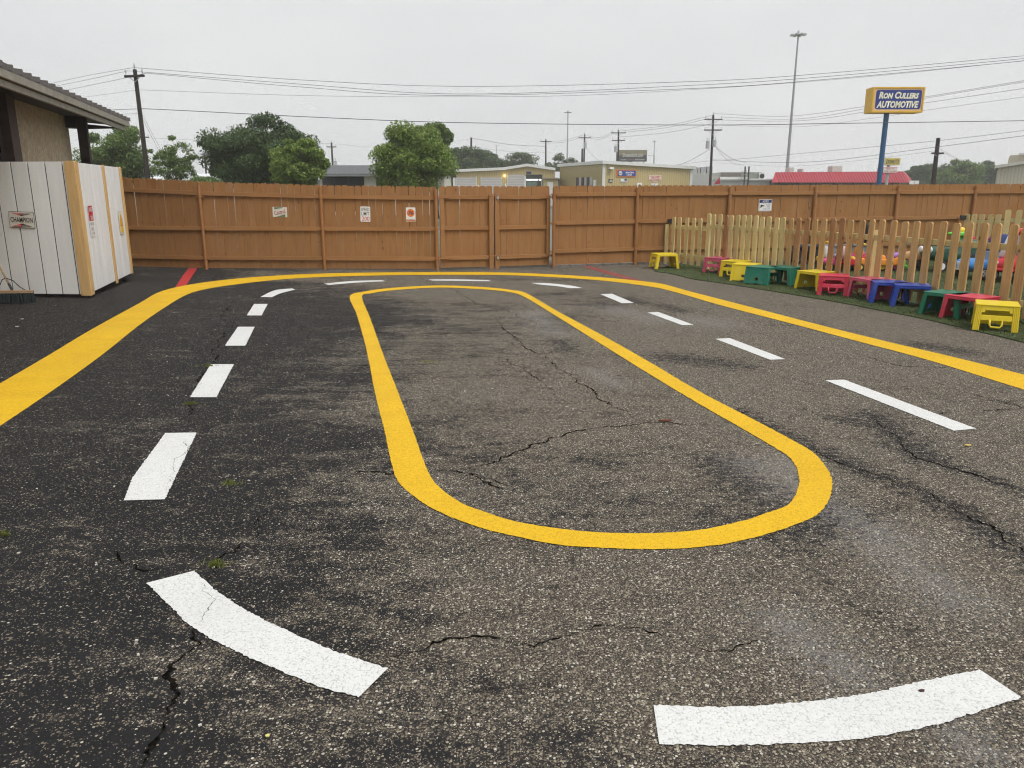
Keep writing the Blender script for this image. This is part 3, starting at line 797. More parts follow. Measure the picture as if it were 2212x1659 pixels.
for i in range(nb):
    flat_board(en, 'board', .05 + (Ls-.05)*i/nb + .0025, .05 + (Ls-.05)*(i+1)/nb - .0025, .09 + .05*i/nb, 2.10, dS, nS, .02, M['white_board_rough'])
def dog_trim(name, s0, s1, d, n, z0, z1, out, th=.02):
    b = B(); e = .03
    b.prism([(s0,z0),(s1,z0),(s1,z1-e),(s1-e*.6,z1),(s0+e*.6,z1),(s0,z1-e)], lambda s, z, t: (d.x*s+n.x*(t+out), d.y*s+n.y*(t+out), z), 0, th)
    mk(name, b, M['trim'], en, bevel=.003)
dog_trim('corner_trim', -.02, .155, dF, nF, .04, 2.12, .003)
dog_trim('corner_trim', -.02, .13, dS, nS, .05, 2.115, .003)
dog_trim('batten', Ls*.55, Ls*.55+.11, dS, nS, .07, 2.11, .003)
dog_trim('batten', Ls-.09, Ls+.02, dS, nS, .13, 2.11, .003)
b = B(); b.cyl((dS.x*(Ls-.15)-.12, dS.y*(Ls-.15), 0), (dS.x*(Ls-.15)-.12, dS.y*(Ls-.15), .3), .04); mk('post', b, M['black'], en)
b = B(); b.box((dF.x*.02-.05, dF.y*.02+.06, .12), (.09,.09,.24)); mk('post', b, M['groove'], en)

# ------------------------------------------------------------------ signs and lettering
def text_mesh(txt, m, w, h, shear=0.0, bold=0.0, smallcaps=1.0):
    cu = bpy.data.curves.new('t', 'FONT'); cu.body = txt; cu.align_x = 'LEFT'; cu.shear = shear; cu.offset = bold; cu.extrude = 0.0; cu.resolution_u = 2
    if smallcaps != 1.0:
        cu.small_caps_scale = smallcaps
        for i, ch in enumerate(txt):
            if i == 0 or txt[i-1] == ' ': continue
            cu.body_format[i].use_small_caps = True
        cu.body = txt
        for i, ch in enumerate(txt):
            if i and txt[i-1] != ' ': cu.body_format[i].use_small_caps = True
    ob = bpy.data.objects.new('t', cu); COL.objects.link(ob)
    dg_ = bpy.context.evaluated_depsgraph_get(); dg_.update()
    me = bpy.data.meshes.new_from_object(ob.evaluated_get(dg_))
    COL.objects.unlink(ob); bpy.data.objects.remove(ob)
    co = np.zeros(len(me.vertices)*3); me.vertices.foreach_get('co', co); co = co.reshape(-1, 3)
    lo, hi = co.min(0), co.max(0); sz = np.maximum(hi - lo, 1e-6)
    co[:,0] = (co[:,0]-lo[0]) / sz[0] * w - w/2; co[:,1] = (co[:,1]-lo[1]) / sz[1] * h - h/2
    me.vertices.foreach_set('co', np.c_[co[:,0], np.zeros(len(co)), co[:,1]].ravel()); me.update()
    me.materials.clear(); me.materials.append(m)
    return me
class Sign:
    """flat sign facing local -Y; x right, z up, origin at its centre"""
    def __init__(s, name, label, loc, rz, cat='sign', tilt=0.0, parent=None):
        if parent is None: s.r = thing(name, label, cat, loc, rz)
        else:
            s.r = link(bpy.data.objects.new(name, None), parent); s.r.location = loc; s.r.rotation_euler = (0,0,rz); s.r['label'] = label
        s.r.rotation_euler = (0, tilt, rz); s.lay = 0
    def panel(s, name, x, z, w, h, m, th=0.004, round_=0.0, lift=None):
        b = B()
        if round_ > 0:
            poly = []
            for cx_, cz_, a0 in ((w/2-round_, h/2-round_, 0), (-w/2+round_, h/2-round_, 90), (-w/2+round_, -h/2+round_, 180), (w/2-round_, -h/2+round_, 270)):
                for k in range(5): a = R(a0 + 22.5*k); poly.append((x+cx_+round_*math.cos(a), z+cz_+round_*math.sin(a)))
        else: poly = [(x-w/2,z-h/2),(x+w/2,z-h/2),(x+w/2,z+h/2),(x-w/2,z+h/2)]
        return s.poly(name, poly, m, th)
    def poly(s, name, poly, m, th=0.002):
        b = B(); s.lay += th; b.prism(poly, lambda a, c, d: (a, d, c), -s.lay, -s.lay + th*.98)
        return mk(name, b, m, s.r)
    def text(s, txt, x, z, w, h, m, shear=0, bold=0.0, rot=0.0, sc=1.0, gap=0.0015):
        me = text_mesh(txt, m, w, h, shear, bold, sc)
        o = link(bpy.data.objects.new('lettering', me), s.r); o.location = (x, -s.lay - gap, z); o.rotation_euler = (0, -rot, 0)
        return o
c_red = pm((.55,.02,.03), .4); c_navy = pm((.015,.03,.14), .4); c_blue = pm((.02,.06,.30), .4); c_black = pm((.02,.02,.022), .5); c_orange = pm((.75,.20,.03), .4)
c_green = pm((.10,.18,.06), .5); c_cream = pm((.72,.68,.60), .5, .06); c_white = M['white']; c_maroon = pm((.33,.02,.045), .5); c_grey = pm((.25,.26,.28), .5); c_lgrey = pm((.5,.5,.5), .5)
def face_rz(n2): return math.atan2(n2.y, n2.x) + math.pi/2
# on the enclosure front
c = K0 + dF*((198-70)/131.0) ; c2 = c + nF*.012
s_ = Sign('enamel_sign', 'cream rectangular sign with bow-tie shape and bold black CHAMPION lettering on white boards', (c2.x, c2.y, 1.23), face_rz(nF), tilt=R(2))
s_.panel('plate', 0, 0, .42, .25, c_black, .004, .02); s_.panel('face', 0, 0, .408, .238, c_cream, .002, .018)
s_.poly('red_wedge', [(-.17,.105),(0,.105),(0,.058)], c_red); s_.poly('black_wedge', [(0,.1),(.17,.1),(.0,.058)], c_black)
s_.poly('red_wedge', [(-.18,-.108),(0,-.108),(0,-.058)], c_red); s_.poly('black_wedge', [(0,-.1),(.17,-.1),(.0,-.058)], c_black)
s_.text('CHAMPION', .005, 0, .37, .078, c_black, bold=.008)
s_.text('DEPENDABLE', 0, .09, .20, .018, c_cream); s_.text('SPARK PLUGS', 0, -.09, .20, .018, c_cream)
def side_pt(u, v): 
    p = on_line(u, v, [K0, K1 + dS]); return p + nS*.008
p = side_pt(194, 478)
s_ = Sign('parking_sign', 'narrow red and white sign reading RACE CAR beside the cedar corner trim', (p.x+dS.x*.06, p.y+dS.y*.06, 1.20), face_rz(nS))
s_.panel('plate', 0, 0, .24, .50, c_white, .003, .015); s_.panel('red_panel', 0, .12, .225, .24, c_red, .002, .01)
s_.text('RACE', 0, .18, .17, .07, c_white, bold=.02); s_.text('CAR', .02, .05, .12, .07, c_white, bold=.02); s_.text('PARKING', 0, -.05, .19, .045, c_grey); s_.text('ONLY', 0, -.13, .15, .05, c_grey); s_.text('ALL OTHERS', 0, -.2, .19, .035, c_grey)
p = side_pt(259, 470)
s_ = Sign('tin_sign', 'narrow yellow and orange tin sign on the white boards near the far batten', (p.x, p.y, 1.10), face_rz(nS))
s_.panel('plate', 0, 0, .26, .42, c_lgrey, .003, .015); s_.panel('face', 0, 0, .245, .405, pm((.74,.70,.55), .5), .002, .012)
s_.poly('orange_drop', [(-.09,-.05),(.09,-.05),(.08,.06),(.03,.14),(0,.16),(-.03,.14),(-.08,.06)], pm((.72,.36,.03), .5)); s_.panel('yellow_band', 0, -.11, .2, .13, pm((.78,.52,.03), .5), .002, .01); s_.panel('dark_band', 0, -.05, .19, .012, pm((.4,.14,.02), .5), .002)
# on the fence left of the gate
def fence_sign(u, v, P, back=.012):
    q = on_line(u, v, P); i = 0
    a = seg_ang(P, q); n = Vector((math.sin(a), -math.cos(a))); d = _ray(u, v); Y = q.y
    z = H + d[2] * Y / d[1]; q = q + n*back
    return (q.x, q.y, z), a
loc, a = fence_sign(605, 458, LF)
s_ = Sign('enamel_sign', 'white and green tin sign with dark red Castrol lettering on brown fence', loc, a, tilt=R(1))
s_.panel('plate', 0, 0, .315, .212, c_cream, .003, .012)
s_.poly('green_band', [(-.115,.10),(.09,.10),(-.115,.055)], c_green); s_.poly('green_band', [(.115,-.10),(-.09,-.10),(.115,-.05)], c_green)
s_.text('Castrol', .0, .0, .25, .09, c_maroon, shear=.12, bold=.004, rot=R(12)); s_.text('PATENT', .0, .068, .1, .018, c_grey, rot=R(12)); s_.text('MOTOR OIL', .075, -.048, .12, .018, c_grey, rot=R(12))
loc, a = fence_sign(789.5, 462.5, LF)
s_ = Sign('speed_sign', 'white metal sign reading SPEED LIMIT 200 with red number', loc, a, tilt=R(1.5))
s_.panel('plate', 0, 0, .215, .32, c_white, .003, .018)
s_.text('SPEED', 0, .098, .18, .072, c_black, bold=.002); s_.text('LIMIT', 0, .008, .165, .072, c_black, bold=.002); s_.text('200', .005, -.095, .165, .092, c_red, bold=.004)
loc, a = fence_sign(887.5, 463.5, LF)
s_ = Sign('tin_sign', 'white tin sign with an orange disc and navy number 76', loc, a, tilt=R(.5))
s_.panel('plate', 0, 0, .205, .30, c_white, .003, .014)
s_.poly('orange_disc', [(.083*math.cos(R(15*k)), .035+.083*math.sin(R(15*k))) for k in range(24)], c_orange)
s_.text('76', 0, .035, .10, .075, c_navy, shear=.25, bold=.03); s_.panel('orange_band', 0, -.125, .195, .035, pm((.58,.22,.08), .5), .001); s_.text('HIGH PERFORMANCE', 0, -.098, .17, .012, c_navy)
loc, a = fence_sign(1652.5, 443.5, FR)
s_ = Sign('notice_sign', 'white NOTICE surveillance sign with blue header and camera symbol', loc, a)
s_.panel('plate', 0, 0, .335, .27, c_white, .004, .014); s_.panel('border', 0, 0, .312, .25, c_black, .0012, .004); s_.panel('face', 0, -.032, .302, .178, c_white, .0012, .002)
s_.panel('blue_oval', 0, .09, .30, .06, c_navy, .0012, .029); s_.text('NOTICE', 0, .09, .15, .048, c_white, shear=.25, bold=.02)
s_.text('THIS AREA IS UNDER', .025, .042, .20, .014, c_grey); s_.text('24 HOUR', .075, .008, .12, .026, c_black); s_.text('VIDEO', .075, -.035, .09, .026, c_black); s_.text('SURVEILLANCE', .03, -.082, .18, .024, c_black)
s_.poly('camera_symbol', [(-.14,-.075),(-.14,-.045),(-.12,-.03),(-.125,-.005),(-.105,.015),(-.03,-.005),(-.025,-.018),(-.06,-.028),(-.08,-.02),(-.095,-.045),(-.125,-.05)], c_black)

# ------------------------------------------------------------------ stools
def stool_parts(root, m):
    hT, xt, xf, wt, wf = 0.315, 0.225, 0.272, 0.226, 0.238      # height, half length at top / foot, half width at top / foot
    def pmap(sx):
        def fn(y, s, d):          # y across -1..1, s up 0..1, d outwards
            x = xf + (xt - xf)*s; w = wf + (wt - wf)*s
            return (sx*(x + d), y*w, s*hT)
        return fn
    def pbox(b, sx, y0, y1, s0, s1, d0=-.012, d1=.0):
        b.prism([(y0,s0),(y1,s0),(y1,s1),(y0,s1)], pmap(sx), d0, d1)
    b = B()
    b.prism([(-xt-.012,-wt-.004),(xt+.012,-wt-.004),(xt+.012,wt+.004),(-xt-.012,wt+.004)], lambda x, y, z: (x, y, z), hT-.016, hT+.003)
    for sg in (-1, 1): b.bb(-xt+.01, xt-.01, *sorted((sg*(wt-.014), sg*(wt+.0035))), hT-.048, hT-.0165)
    mk('seat', b, m, root, bevel=.007)
    b = B()                        # closed end with a small slot
    pbox(b, -1, -.86, -.16, .04, .975); pbox(b, -1, .16, .86, .04, .975); pbox(b, -1, -.16, .16, .40, .975); pbox(b, -1, -.16, .16, .07, .24)
    for sg in (-1, 1):
        pbox(b, -1, *sorted((sg*.84, sg*1.0)), 0, .985, -.006, .004)
        pbox(b, -1, *sorted((sg*.945, sg*1.005)), 0, .98, -.058, -.0062)
        for y in (.66, .75): pbox(b, -1, *sorted((sg*(y-.02), sg*(y+.02))), 0.05, .97, -.004, .006)
    mk('closed_end', b, m, root, bevel=.004)
    b = B()                        # open end: two fluted legs, window, cross bar
    for sg in (-1, 1):
        pbox(b, 1, *sorted((sg*.70, sg*1.0)), 0, .985, -.012, 0)
        pbox(b, 1, *sorted((sg*.945, sg*1.005)), 0, .98, -.058, -.0122)
        pbox(b, 1, *sorted((sg*.70, sg*.745)), 0, .60, -.04, -.0122)
        for y in (.735, .81, .885, .96): pbox(b, 1, *sorted((sg*(y-.02), sg*(y+.02))), 0.005, .98, -.004, .008)
        pbox(b, 1, *sorted((sg*.55, sg*.70)), .70, .975)
    pbox(b, 1, -.55, .55, .78, .975); pbox(b, 1, -.70, .70, .40, .60, -.016, .003)
    mk('open_end', b, m, root, bevel=.004)
    b = B(); fn = pmap(1)
    b.tube([fn(y, s, -.006) for y, s in ((-.27,.44),(-.27,.24),(-.20,.15),(.20,.15),(.27,.24),(.27,.44))], .0115, 8)
    mk('handle', b, m, root, smooth=True)
def plastic(col):
    m, t, bs = nodes('stool_plastic')
    n = noise(t, coords(t, rand=True), 5, 5); n2 = noise(t, coords(t, rand=True), 60, 3)
    hi = tuple(c + (1-c)*.10 for c in col)
    c = mix(t, ramp(t, n, [(.45, 0.0), (.8, .55)]), col, hi); c = mix(t, math_(t, 'MULTIPLY', ramp(t, n2, [(.58,0.0),(.75,1.0)]), .18), c, tuple(x*.55 for x in col))
    L(t, c, bs.inputs['Base Color']); bs.inputs['Roughness'].default_value = .42
    return m
P_Y, P_R, P_G, P_B = plastic((.80,.60,.012)), plastic((.62,.045,.085)), plastic((.006,.17,.095)), plastic((.016,.055,.36))
P_G2, P_K, P_R2 = plastic((.008,.18,.115)), plastic((.60,.09,.16)), plastic((.62,.03,.07))
stools = [      # where its marked point stands (C centre, F foot of the open end, S foot of the closed end), which way the open end looks
 ('C', 1434, 580, 188, P_Y, 'lone yellow plastic stool on the turf corner by the brown fence'),
 ('F', 1536, 592, 218, P_K, 'small pinkish red stool, farthest left in the row by the pickets'),
 ('F', 1575, 601, 224, P_Y, 'yellow stool with open end and handle facing left, right of the pinkish stool'),
 ('S', 1603, 610, 60, P_Y, 'yellow stool showing its closed slotted end, touching the teal green stool'),
 ('S', 1631, 617, 46, P_G2, 'teal green stool showing its closed slotted end beside the yellow one'),
 ('C', 1694, 615, 128, P_G2, 'teal green stool with its closed end to the right, before a yellow stool'),
 ('C', 1762, 627, 296, P_Y, 'yellow stool overlapped by the red one in the middle of the row'),
 ('F', 1797, 641, 246, P_R2, 'red stool with its handle end facing the camera, mid-row'),
 ('C', 1880, 646, 104, P_K, 'pink and red stool half hidden behind the blue stools'),
 ('C', 1915, 654, 342, P_B, 'rear blue stool behind the other blue stool'),
 ('C', 1964, 662, 338, P_B, 'front blue stool with its slotted end seen from inside'),
 ('C', 2044, 683, 304, P_G, 'dark green stool left of the red one near the right edge'),
 ('C', 2093, 692, 296, P_R, 'red stool wedged between the green stool and the nearest yellow stool'),
 ('F', 2148, 719, 241, P_Y, 'nearest yellow stool at the right, handle end facing the camera')]
base = None
for (mode, u, v, th, m, lab) in stools:
    p = G(u, v); dr = Vector((math.cos(R(th)), math.sin(R(th)), 0))
    if mode == 'F': p = p - dr*.272
    elif mode == 'S': p = p + dr*.272
    st = thing('step_stool', lab, 'stool', (p.x, p.y, 0.016), R(th), 'plastic stools along the turf')
    if base is None: stool_parts(st, m); base = st
    else:
        for ch in base.children:
            o = ch.copy(); o.data = ch.data.copy(); link(o, st); o.data.materials.clear(); o.data.materials.append(m)

# ------------------------------------------------------------------ push broom
bp = G(28, 655)
br = thing('push_broom', 'worn push broom with wooden block and dark bristles leaning by the white boards', 'broom', (bp.x, bp.y, 0), R(8))
b = B(); b.box((0,0,.175), (.62,.075,.045)); mk('block', b, M['broom_wood'], br, bevel=.006)
b = B()
for i in range(30):
    for j in range(5):
        x_, y_ = -.295 + .59*i/29 + rnd.uniform(-.006,.006), -.03 + .06*j/4 + rnd.uniform(-.004,.004)
        b.cyl((x_, y_, .155), (x_*1.03 + rnd.uniform(-.012,.012), y_*1.6 + rnd.uniform(-.012,.012), .004), .010, .012, 5)
mk('bristles', b, pm((.012,.018,.020), .7), br)
hd = Vector((-.45, .25, .95)).normalized()
b = B(); b.cyl(Vector((.02,0,.19)), Vector((.02,0,.19)) + hd*.13, .019, .017, 10); mk('ferrule', b, M['black'], br)
b = B(); b.cyl(Vector((.02,0,.19)) + hd*.1, Vector((.02,0,.19)) + hd*1.5, .014, .014, 10); mk('handle', b, pm((.50,.36,.20), .6, .2, 12), br, smooth=True)
b = B(); q = Vector((.02,0,.19)) + hd*.22
b.tube([(.20,0,.20), (.13,0,.25), (.05,0,.345), q], .007); b.tube([(-.16,0,.20), (-.15,0,.27), (-.10,0,.36), q], .007); mk('brace', b, M['black'], br, smooth=True)

# ------------------------------------------------------------------ toys in the play yard
def soft(b, m, name, root, sub=2, smooth=True): return mk(name, b, m, root, smooth=smooth, sub=sub)
def wheel(root, x, y, r, w, hub, tyre=None):
    b = B(); n = 20
    b.cyl((x, y-w/2, r), (x, y+w/2, r), r, n=n); o = mk('wheel', b, tyre or M['rubber'], root, bevel=.012)
    b = B(); b.cyl((x, y-w/2-.006, r), (x, y+w/2+.006, r), r*.56, n=n); mk('hub', b, hub, o)
    return o
def hull(b, prof, y, taper=.9):
    """rounded shell from a side outline (x, z), half-width y"""
    k = len(prof); cx_ = sum(p[0] for p in prof)/k; cz_ = sum(p[1] for p in prof)/k
    rings = []
    for s_, yy in ((.80, -y), (1.0, -y*taper*.92), (1.0, y*taper*.92), (.80, y)):
        rings.append([(cx_ + (x_-cx_)*s_, yy, cz_ + (z_-cz_)*s_) for x_, z_ in prof])
    vs = [p for r_ in rings for p in r_]; fs = [tuple(range(k-1,-1,-1)), tuple(range(3*k, 4*k))]
    for j in range(3):
        for i in range(k): fs.append((j*k+i, j*k+(i+1)%k, (j+1)*k+(i+1)%k, (j+1)*k+i))
    return b.add(vs, fs)
T_red, T_blue, T_white, T_dg, T_lime, T_or, T_pk, T_navy, T_yel, T_pur = (plastic(c) for c in ((.55,.012,.03),(.03,.20,.55),(.78,.78,.78),(.012,.075,.05),(.15,.62,.05),(.80,.28,.02),(.65,.07,.25),(.02,.035,.16),(.80,.55,.02),(.35,.15,.50)))
# red coupe with white pillars
p = G(2176, 611)
t_ = thing('toy_coupe', 'red ride-on toy coupe with white roof pillars and fat black wheels', 'toy car', (p.x+.2, p.y+.1, .016), R(205))
b = B(); hull(b, [(-.40,.14),(.40,.14),(.46,.30),(.40,.42),(.12,.48),(-.36,.50),(-.46,.36)], .26); soft(b, T_red, 'body', t_)
b = B()
for sg in (-1, 1):
    b.cyl((.20, sg*.20, .45), (.06, sg*.17, .90), .055, .028, 10); b.cyl((-.34, sg*.20, .47), (-.22, sg*.17, .90), .06, .03, 10)
mk('pillar', b, T_white, t_, smooth=True)
b = B(); b.ball((-.08,0,.92), (.27,.23,.07)); mk('roof', b, T_red, t_, smooth=True)
for x_ in (-.27, .29):
    for sg in (-1, 1): wheel(t_, x_, sg*.25, .115, .10, M['galv'])
for sg in (-1,1):
    b = B(); b.ball((.43, sg*.14, .36), (.03,.05,.05)); mk('headlight', b, T_white, t_, smooth=True)
b = B(); hull(b, [(.36,.20),(.5,.20),(.5,.27),(.36,.27)], .22); soft(b, T_red, 'bumper', t_, 1)
# blue roadster
p = G(2100, 604)
t_ = thing('toy_roadster', 'blue ride-on toy roadster with white grille and football hub wheels', 'toy car', (p.x+.35, p.y+.15, .016), R(197))
b = B(); hull(b, [(-.62,.12),(.58,.12),(.68,.24),(.60,.36),(.34,.42),(.22,.34),(-.06,.33),(-.14,.44),(-.40,.52),(-.62,.40)], .27); soft(b, T_blue, 'body', t_)
for x_ in (-.40, .38):
    for sg in (-1, 1):
        w_ = wheel(t_, x_, sg*.26, .125, .09, T_white)
        for k in range(5):
            a = 2*math.pi*k/5; bb_ = B(); bb_.cyl((x_+.05*math.cos(a), sg*.316, .125+.05*math.sin(a)), (x_+.05*math.cos(a), sg*.318, .125+.05*math.sin(a)), .017, n=6); mk('hub_patch', bb_, M['black'], w_)
for sg in (-1,1):
    b = B(); b.ball((.36, sg*.24, .25), (.20,.07,.13)); mk('fender', b, T_blue, t_, smooth=True)
b = B()
for k in range(5): b.box((.655, -.08+.04*k, .25), (.03,.014,.13))
b.box((.65,0,.185), (.03,.22,.02)); b.box((.645,0,.32), (.03,.2,.02)); mk('grille', b, T_white, t_)
b = B(); b.box((.12,0,.45), (.02,.40,.16)); mk('windscreen', b, pm((.25,.35,.45), .1), t_, bevel=.01)
# navy toy behind it
p = G(2150, 590)
t_ = thing('toy_slide', 'dark blue curved toy panel with a pink mark behind the red coupe', 'toy', (p.x+.35, p.y+.5, .016), R(200))
b = B(); hull(b, [(-.30,.02),(.22,.02),(.30,.40),(.12,.78),(-.02,.80),(-.2,.5)], .22); soft(b, T_navy, 'panel', t_)
b = B(); b.box((.10,-.21,.66), (.12,.02,.05)); mk('sticker', b, T_pk, t_)
# red block toy
p = G(2092, 588)
t_ = thing('toy_bucket', 'small red plastic toy with white patches standing behind the blue roadster', 'toy', (p.x+.25, p.y+.55, .016), R(10))
b = B(); b.cyl((0,0,.02),(0,0,.52),.085,.095,16); mk('body', b, T_blue, t_)
b = B(); b.cyl((0,0,.525),(0,0,.70),.10,.10,16); mk('head', b, T_red, t_, bevel=.02)
b = B(); b.box((-.03,-.10,.62),(.045,.03,.035)); b.box((.035,-.10,.62),(.045,.03,.035)); mk('patch', b, T_white, t_)
# dark green tractor with a canopy
p = G(2015, 589)
t_ = thing('toy_tractor', 'dark green ride-on toy tractor with round white lamps and lime trim', 'toy tractor', (p.x+.45, p.y+.25, .016), R(192))
b = B(); hull(b, [(-.55,.18),(.62,.18),(.66,.42),(.5,.52),(.08,.54),(.02,.40),(-.22,.40),(-.32,.66),(-.52,.70),(-.62,.45)], .24); soft(b, T_dg, 'body', t_)
for x_, r_ in ((-.36, .19), (.42, .125)):
    for sg in (-1,1): wheel(t_, x_, sg*.26, r_, .10, T_white if x_ > 0 else T_lime)
for sg in (-1,1):
    b = B(); b.ball((.62, sg*.13, .46), (.04,.07,.07)); mk('lamp', b, T_white, t_, smooth=True)
    b = B(); b.ball((.1, sg*.20, .72), (.04,.06,.085)); mk('mirror', b, T_white, t_, smooth=True)
b = B(); b.cyl((-.1,-.245,.33),(-.1,-.25,.33),.06,n=6); mk('emblem', b, T_lime, t_)
b = B(); b.tube([(.05,-.1,.5),(.1,-.1,.72)], .02); b.tube([(.05,.1,.5),(.1,.1,.72)], .02); mk('bar', b, M['black'], t_)
p = G(2058, 585)
t_ = thing('toy_play_stand', 'lime green play stand with yellow knob rising above the picket rail', 'toy', (p.x+.3, p.y+.45, .016), R(0))
b = B(); b.cyl((0,0,0),(0,0,.72),.10,.085,14); mk('column', b, T_lime, t_, smooth=True)
b = B(); hull(b, [(-.22,.70),(.22,.70),(.24,.76),(.14,.80),(-.14,.80),(-.24,.76)], .16); soft(b, T_lime, 'tray', t_)
b = B(); b.ball((.0,0,.82), (.11,.10,.08)); mk('knob', b, T_yel, t_, smooth=True)
p = G(1948, 583)
t_ = thing('toy_bowling_cone', 'lime green toy column with a bucket on top behind the pickets', 'toy', (p.x+.1, p.y+.3, .016), R(0))
b = B(); b.cyl((0,0,0),(0,0,.05),.17,.17,16); b.cyl((0,0,.05),(0,0,.42),.13,.03,16); mk('cone', b, T_lime, t_, smooth=False)
b = B(); b.cyl((.02,0,.42),(.02,0,.70),.018,.018,8); mk('stick', b, T_white, t_)
b = B(); b.cyl((.02,0,.70),(.02,0,.84),.06,.08,16); mk('bucket', b, T_lime, t_)
# small tricycle-like toy
p = G(1985, 587)
t_ = thing('toy_trike', 'blue and white toddler trike with grey wheels beside the green tractor', 'toy trike', (p.x-.02, p.y+.35, .016), R(170))
b = B(); hull(b, [(-.26,.18),(.22,.18),(.26,.34),(.1,.38),(-.2,.46),(-.28,.36)], .12); soft(b, pm((.60,.33,.16), .5), 'seat', t_)
b = B(); b.tube([(.2,0,.15),(.16,0,.55)], .02); b.tube([(.16,-.16,.55),(.16,.16,.55)], .018); mk('handlebar', b, T_blue, t_, smooth=True)
b = B(); b.box((.24,0,.42),(.03,.2,.14)); mk('front_plate', b, T_white, t_, bevel=.01)
wheel(t_, .24, 0, .13, .05, T_white); wheel(t_, -.22, -.15, .10, .05, T_white); wheel(t_, -.22, .15, .10, .05, T_white)
# ride-ons at the left of the toy row
def scooter(u, v, name, lab, cb, cs, ch, cd, rz, seed):
    p = G(u, v); r = random.Random(seed)
    t_ = thing(name, lab, 'ride-on toy', (p.x, p.y, .016), R(rz))
    b = B(); hull(b, [(-.34,.10),(.34,.10),(.38,.22),(.26,.30),(.06,.24),(-.10,.26),(-.30,.38),(-.38,.26)], .16); soft(b, cb, 'body', t_)
    b = B(); hull(b, [(-.28,.30),(.02,.26),(.02,.32),(-.26,.44)], .13); soft(b, cs, 'seat', t_, 1)
    b = B(); hull(b, [(.14,.24),(.32,.24),(.28,.52),(.18,.56)], .12); soft(b, ch, 'dashboard', t_, 1)
    b = B(); b.tube([(.2,-.18,.56),(.2,0,.60),(.2,.18,.56)], .022, 8); mk('handlebar', b, cd, t_, smooth=True)
    for x_ in (-.25,.25):
        for sg in (-1,1): wheel(t_, x_, sg*.15, .085, .06, cd)
    b = B(); b.ball((.35,0,.25), (.05,.12,.06)); mk('nose', b, cd, t_, smooth=True)
    return t_
scooter(1800, 585, 'ride_on_toy', 'yellow nosed grey ride-on toy at the left end of the toys', T_pk, plastic((.45,.42,.50)), T_white, T_yel, 188, 1)
scooter(1838, 586, 'ride_on_toy', 'pink and red ride-on toy with striped front among the toys', T_red, T_pk, plastic((.85,.6,.62)), M['black'], 200, 2)
scooter(1872, 586, 'ride_on_toy', 'orange ride-on toy with rounded yellow handle between the pickets', T_or, plastic((.80,.72,.60)), T_or, T_yel, 185, 3)
scooter(1912, 587, 'ride_on_toy', 'blue and purple ride-on toy with orange base behind the pickets', T_or, T_pur, T_blue, T_pk, 178, 4)
p = G(1872, 575)
t_ = thing('umbrella_stroller', 'folded black toy stroller standing behind the orange toy', 'stroller', (p.x, p.y+.3, .016), R(12))
b = B(); b.tube([(-.1,0,.02),(-.02,0,.6),(.10,0,.88),(.18,0,.93)], .024, 8); b.tube([(.12,.2,.02),(.0,.2,.6),(.10,.2,.88),(.18,.2,.93)], .024, 8); mk('frame', b, M['black'], t_, smooth=True)
b = B(); hull(b, [(-.08,.45),(.02,.42),(.1,.95),(0,1.0)], .12); soft(b, M['black'], 'folded_seat', t_, 1)
for y_ in (0, .2): wheel(t_, -.08, y_, .07, .04, T_white)
# grey box standing in for the road seen under the fence boards, and tyres
q0, q1 = on_line(1728, 520, FR), on_line(1856, 520, FR); a = math.atan2((q1-q0).y, (q1-q0).x); q = (q0+q1)/2
t_ = thing('gap_box', 'long low grey box standing in for the gap low in the brown fence behind the pickets', 'box', (q.x, q.y-.36, .016), a)
g_ = pm((.23,.25,.25), .55, .12, 3); ln = (q1-q0).length
b = B(); b.bb(-ln/2, ln/2, -.18, .18, 0, .38); mk('bin', b, g_, t_, bevel=.015)
b = B(); b.bb(-ln/2-.02, ln/2+.02, -.20, .20, .382, .425); mk('box_top', b, pm((.19,.21,.21), .5), t_, bevel=.01)
for u, lab in ((1705, 'black rubber tyre standing left of the long grey box'), (1742, 'black rubber tyre leaning on the left end of the long grey box')):
    q = on_line(u, 520, FR); t_ = thing('tyre', lab, 'tyre', (q.x, q.y-.62, .016), R(10), 'spare tyres by the fence')
    b = B(); b.tube([(.17*math.cos(R(18*k)), 0, .235+.17*math.sin(R(18*k))) for k in range(21)], .065, 10); mk('tread', b, M['rubber'], t_, smooth=True)
    b = B(); b.cyl((0,-.03,.235),(0,.03,.235),.11,n=16); mk('rim', b, M['black'], t_)

# ------------------------------------------------------------------ stucco building at the left
e1_ = D(277, 264, 20.0); ZE = e1_.z - .16; e0_ = G(0, 148, e1_.z)
E0, E1 = e0_.xy, e1_.xy
dE = (E1-E0).normalized(); nE = Vector((dE.y, -dE.x)); nE = nE if nE.x > 0 else -nE      # points to the yard
def s_at(u, v, off):            # how far along the eave direction the view column u meets a plane set back by off
    a_ = E0 + nE*off - dE*9; q_ = on_line(u, v, [a_, a_ + dE*40]); return (q_ - E0 - nE*off).dot(dE)
bl = thing('stucco_building', 'tan stucco building with dark posts and ribbed metal roof at the left edge', 'building', (E0.x, E0.y, 0))
def stucco():
    m, t, bs = nodes('stucco')
    n1 = noise(t, coords(t, (1,1,.75)), 13, 5, .75); n2 = noise(t, coords(t), 2.5, 3)
    f = math_(t, 'MULTIPLY_ADD', n1, .8, math_(t, 'MULTIPLY', n2, .2))
    L(t, ramp(t, f, [(.38, (.42,.33,.215)), (.60, (.66,.56,.41))]), bs.inputs['Base Color']); bs.inputs['Roughness'].default_value = .9
    bump(t, bs, n1, .8, .02); return m
m_st = stucco(); m_dk = pm((.030,.020,.018), .7, .25, 6); m_brown = pm((.085,.05,.042), .7, .2, 6); m_fas = pm((.29,.262,.215), .6, .2, 7); m_roof = pm((.085,.075,.068), .5, .2, 5, .1)
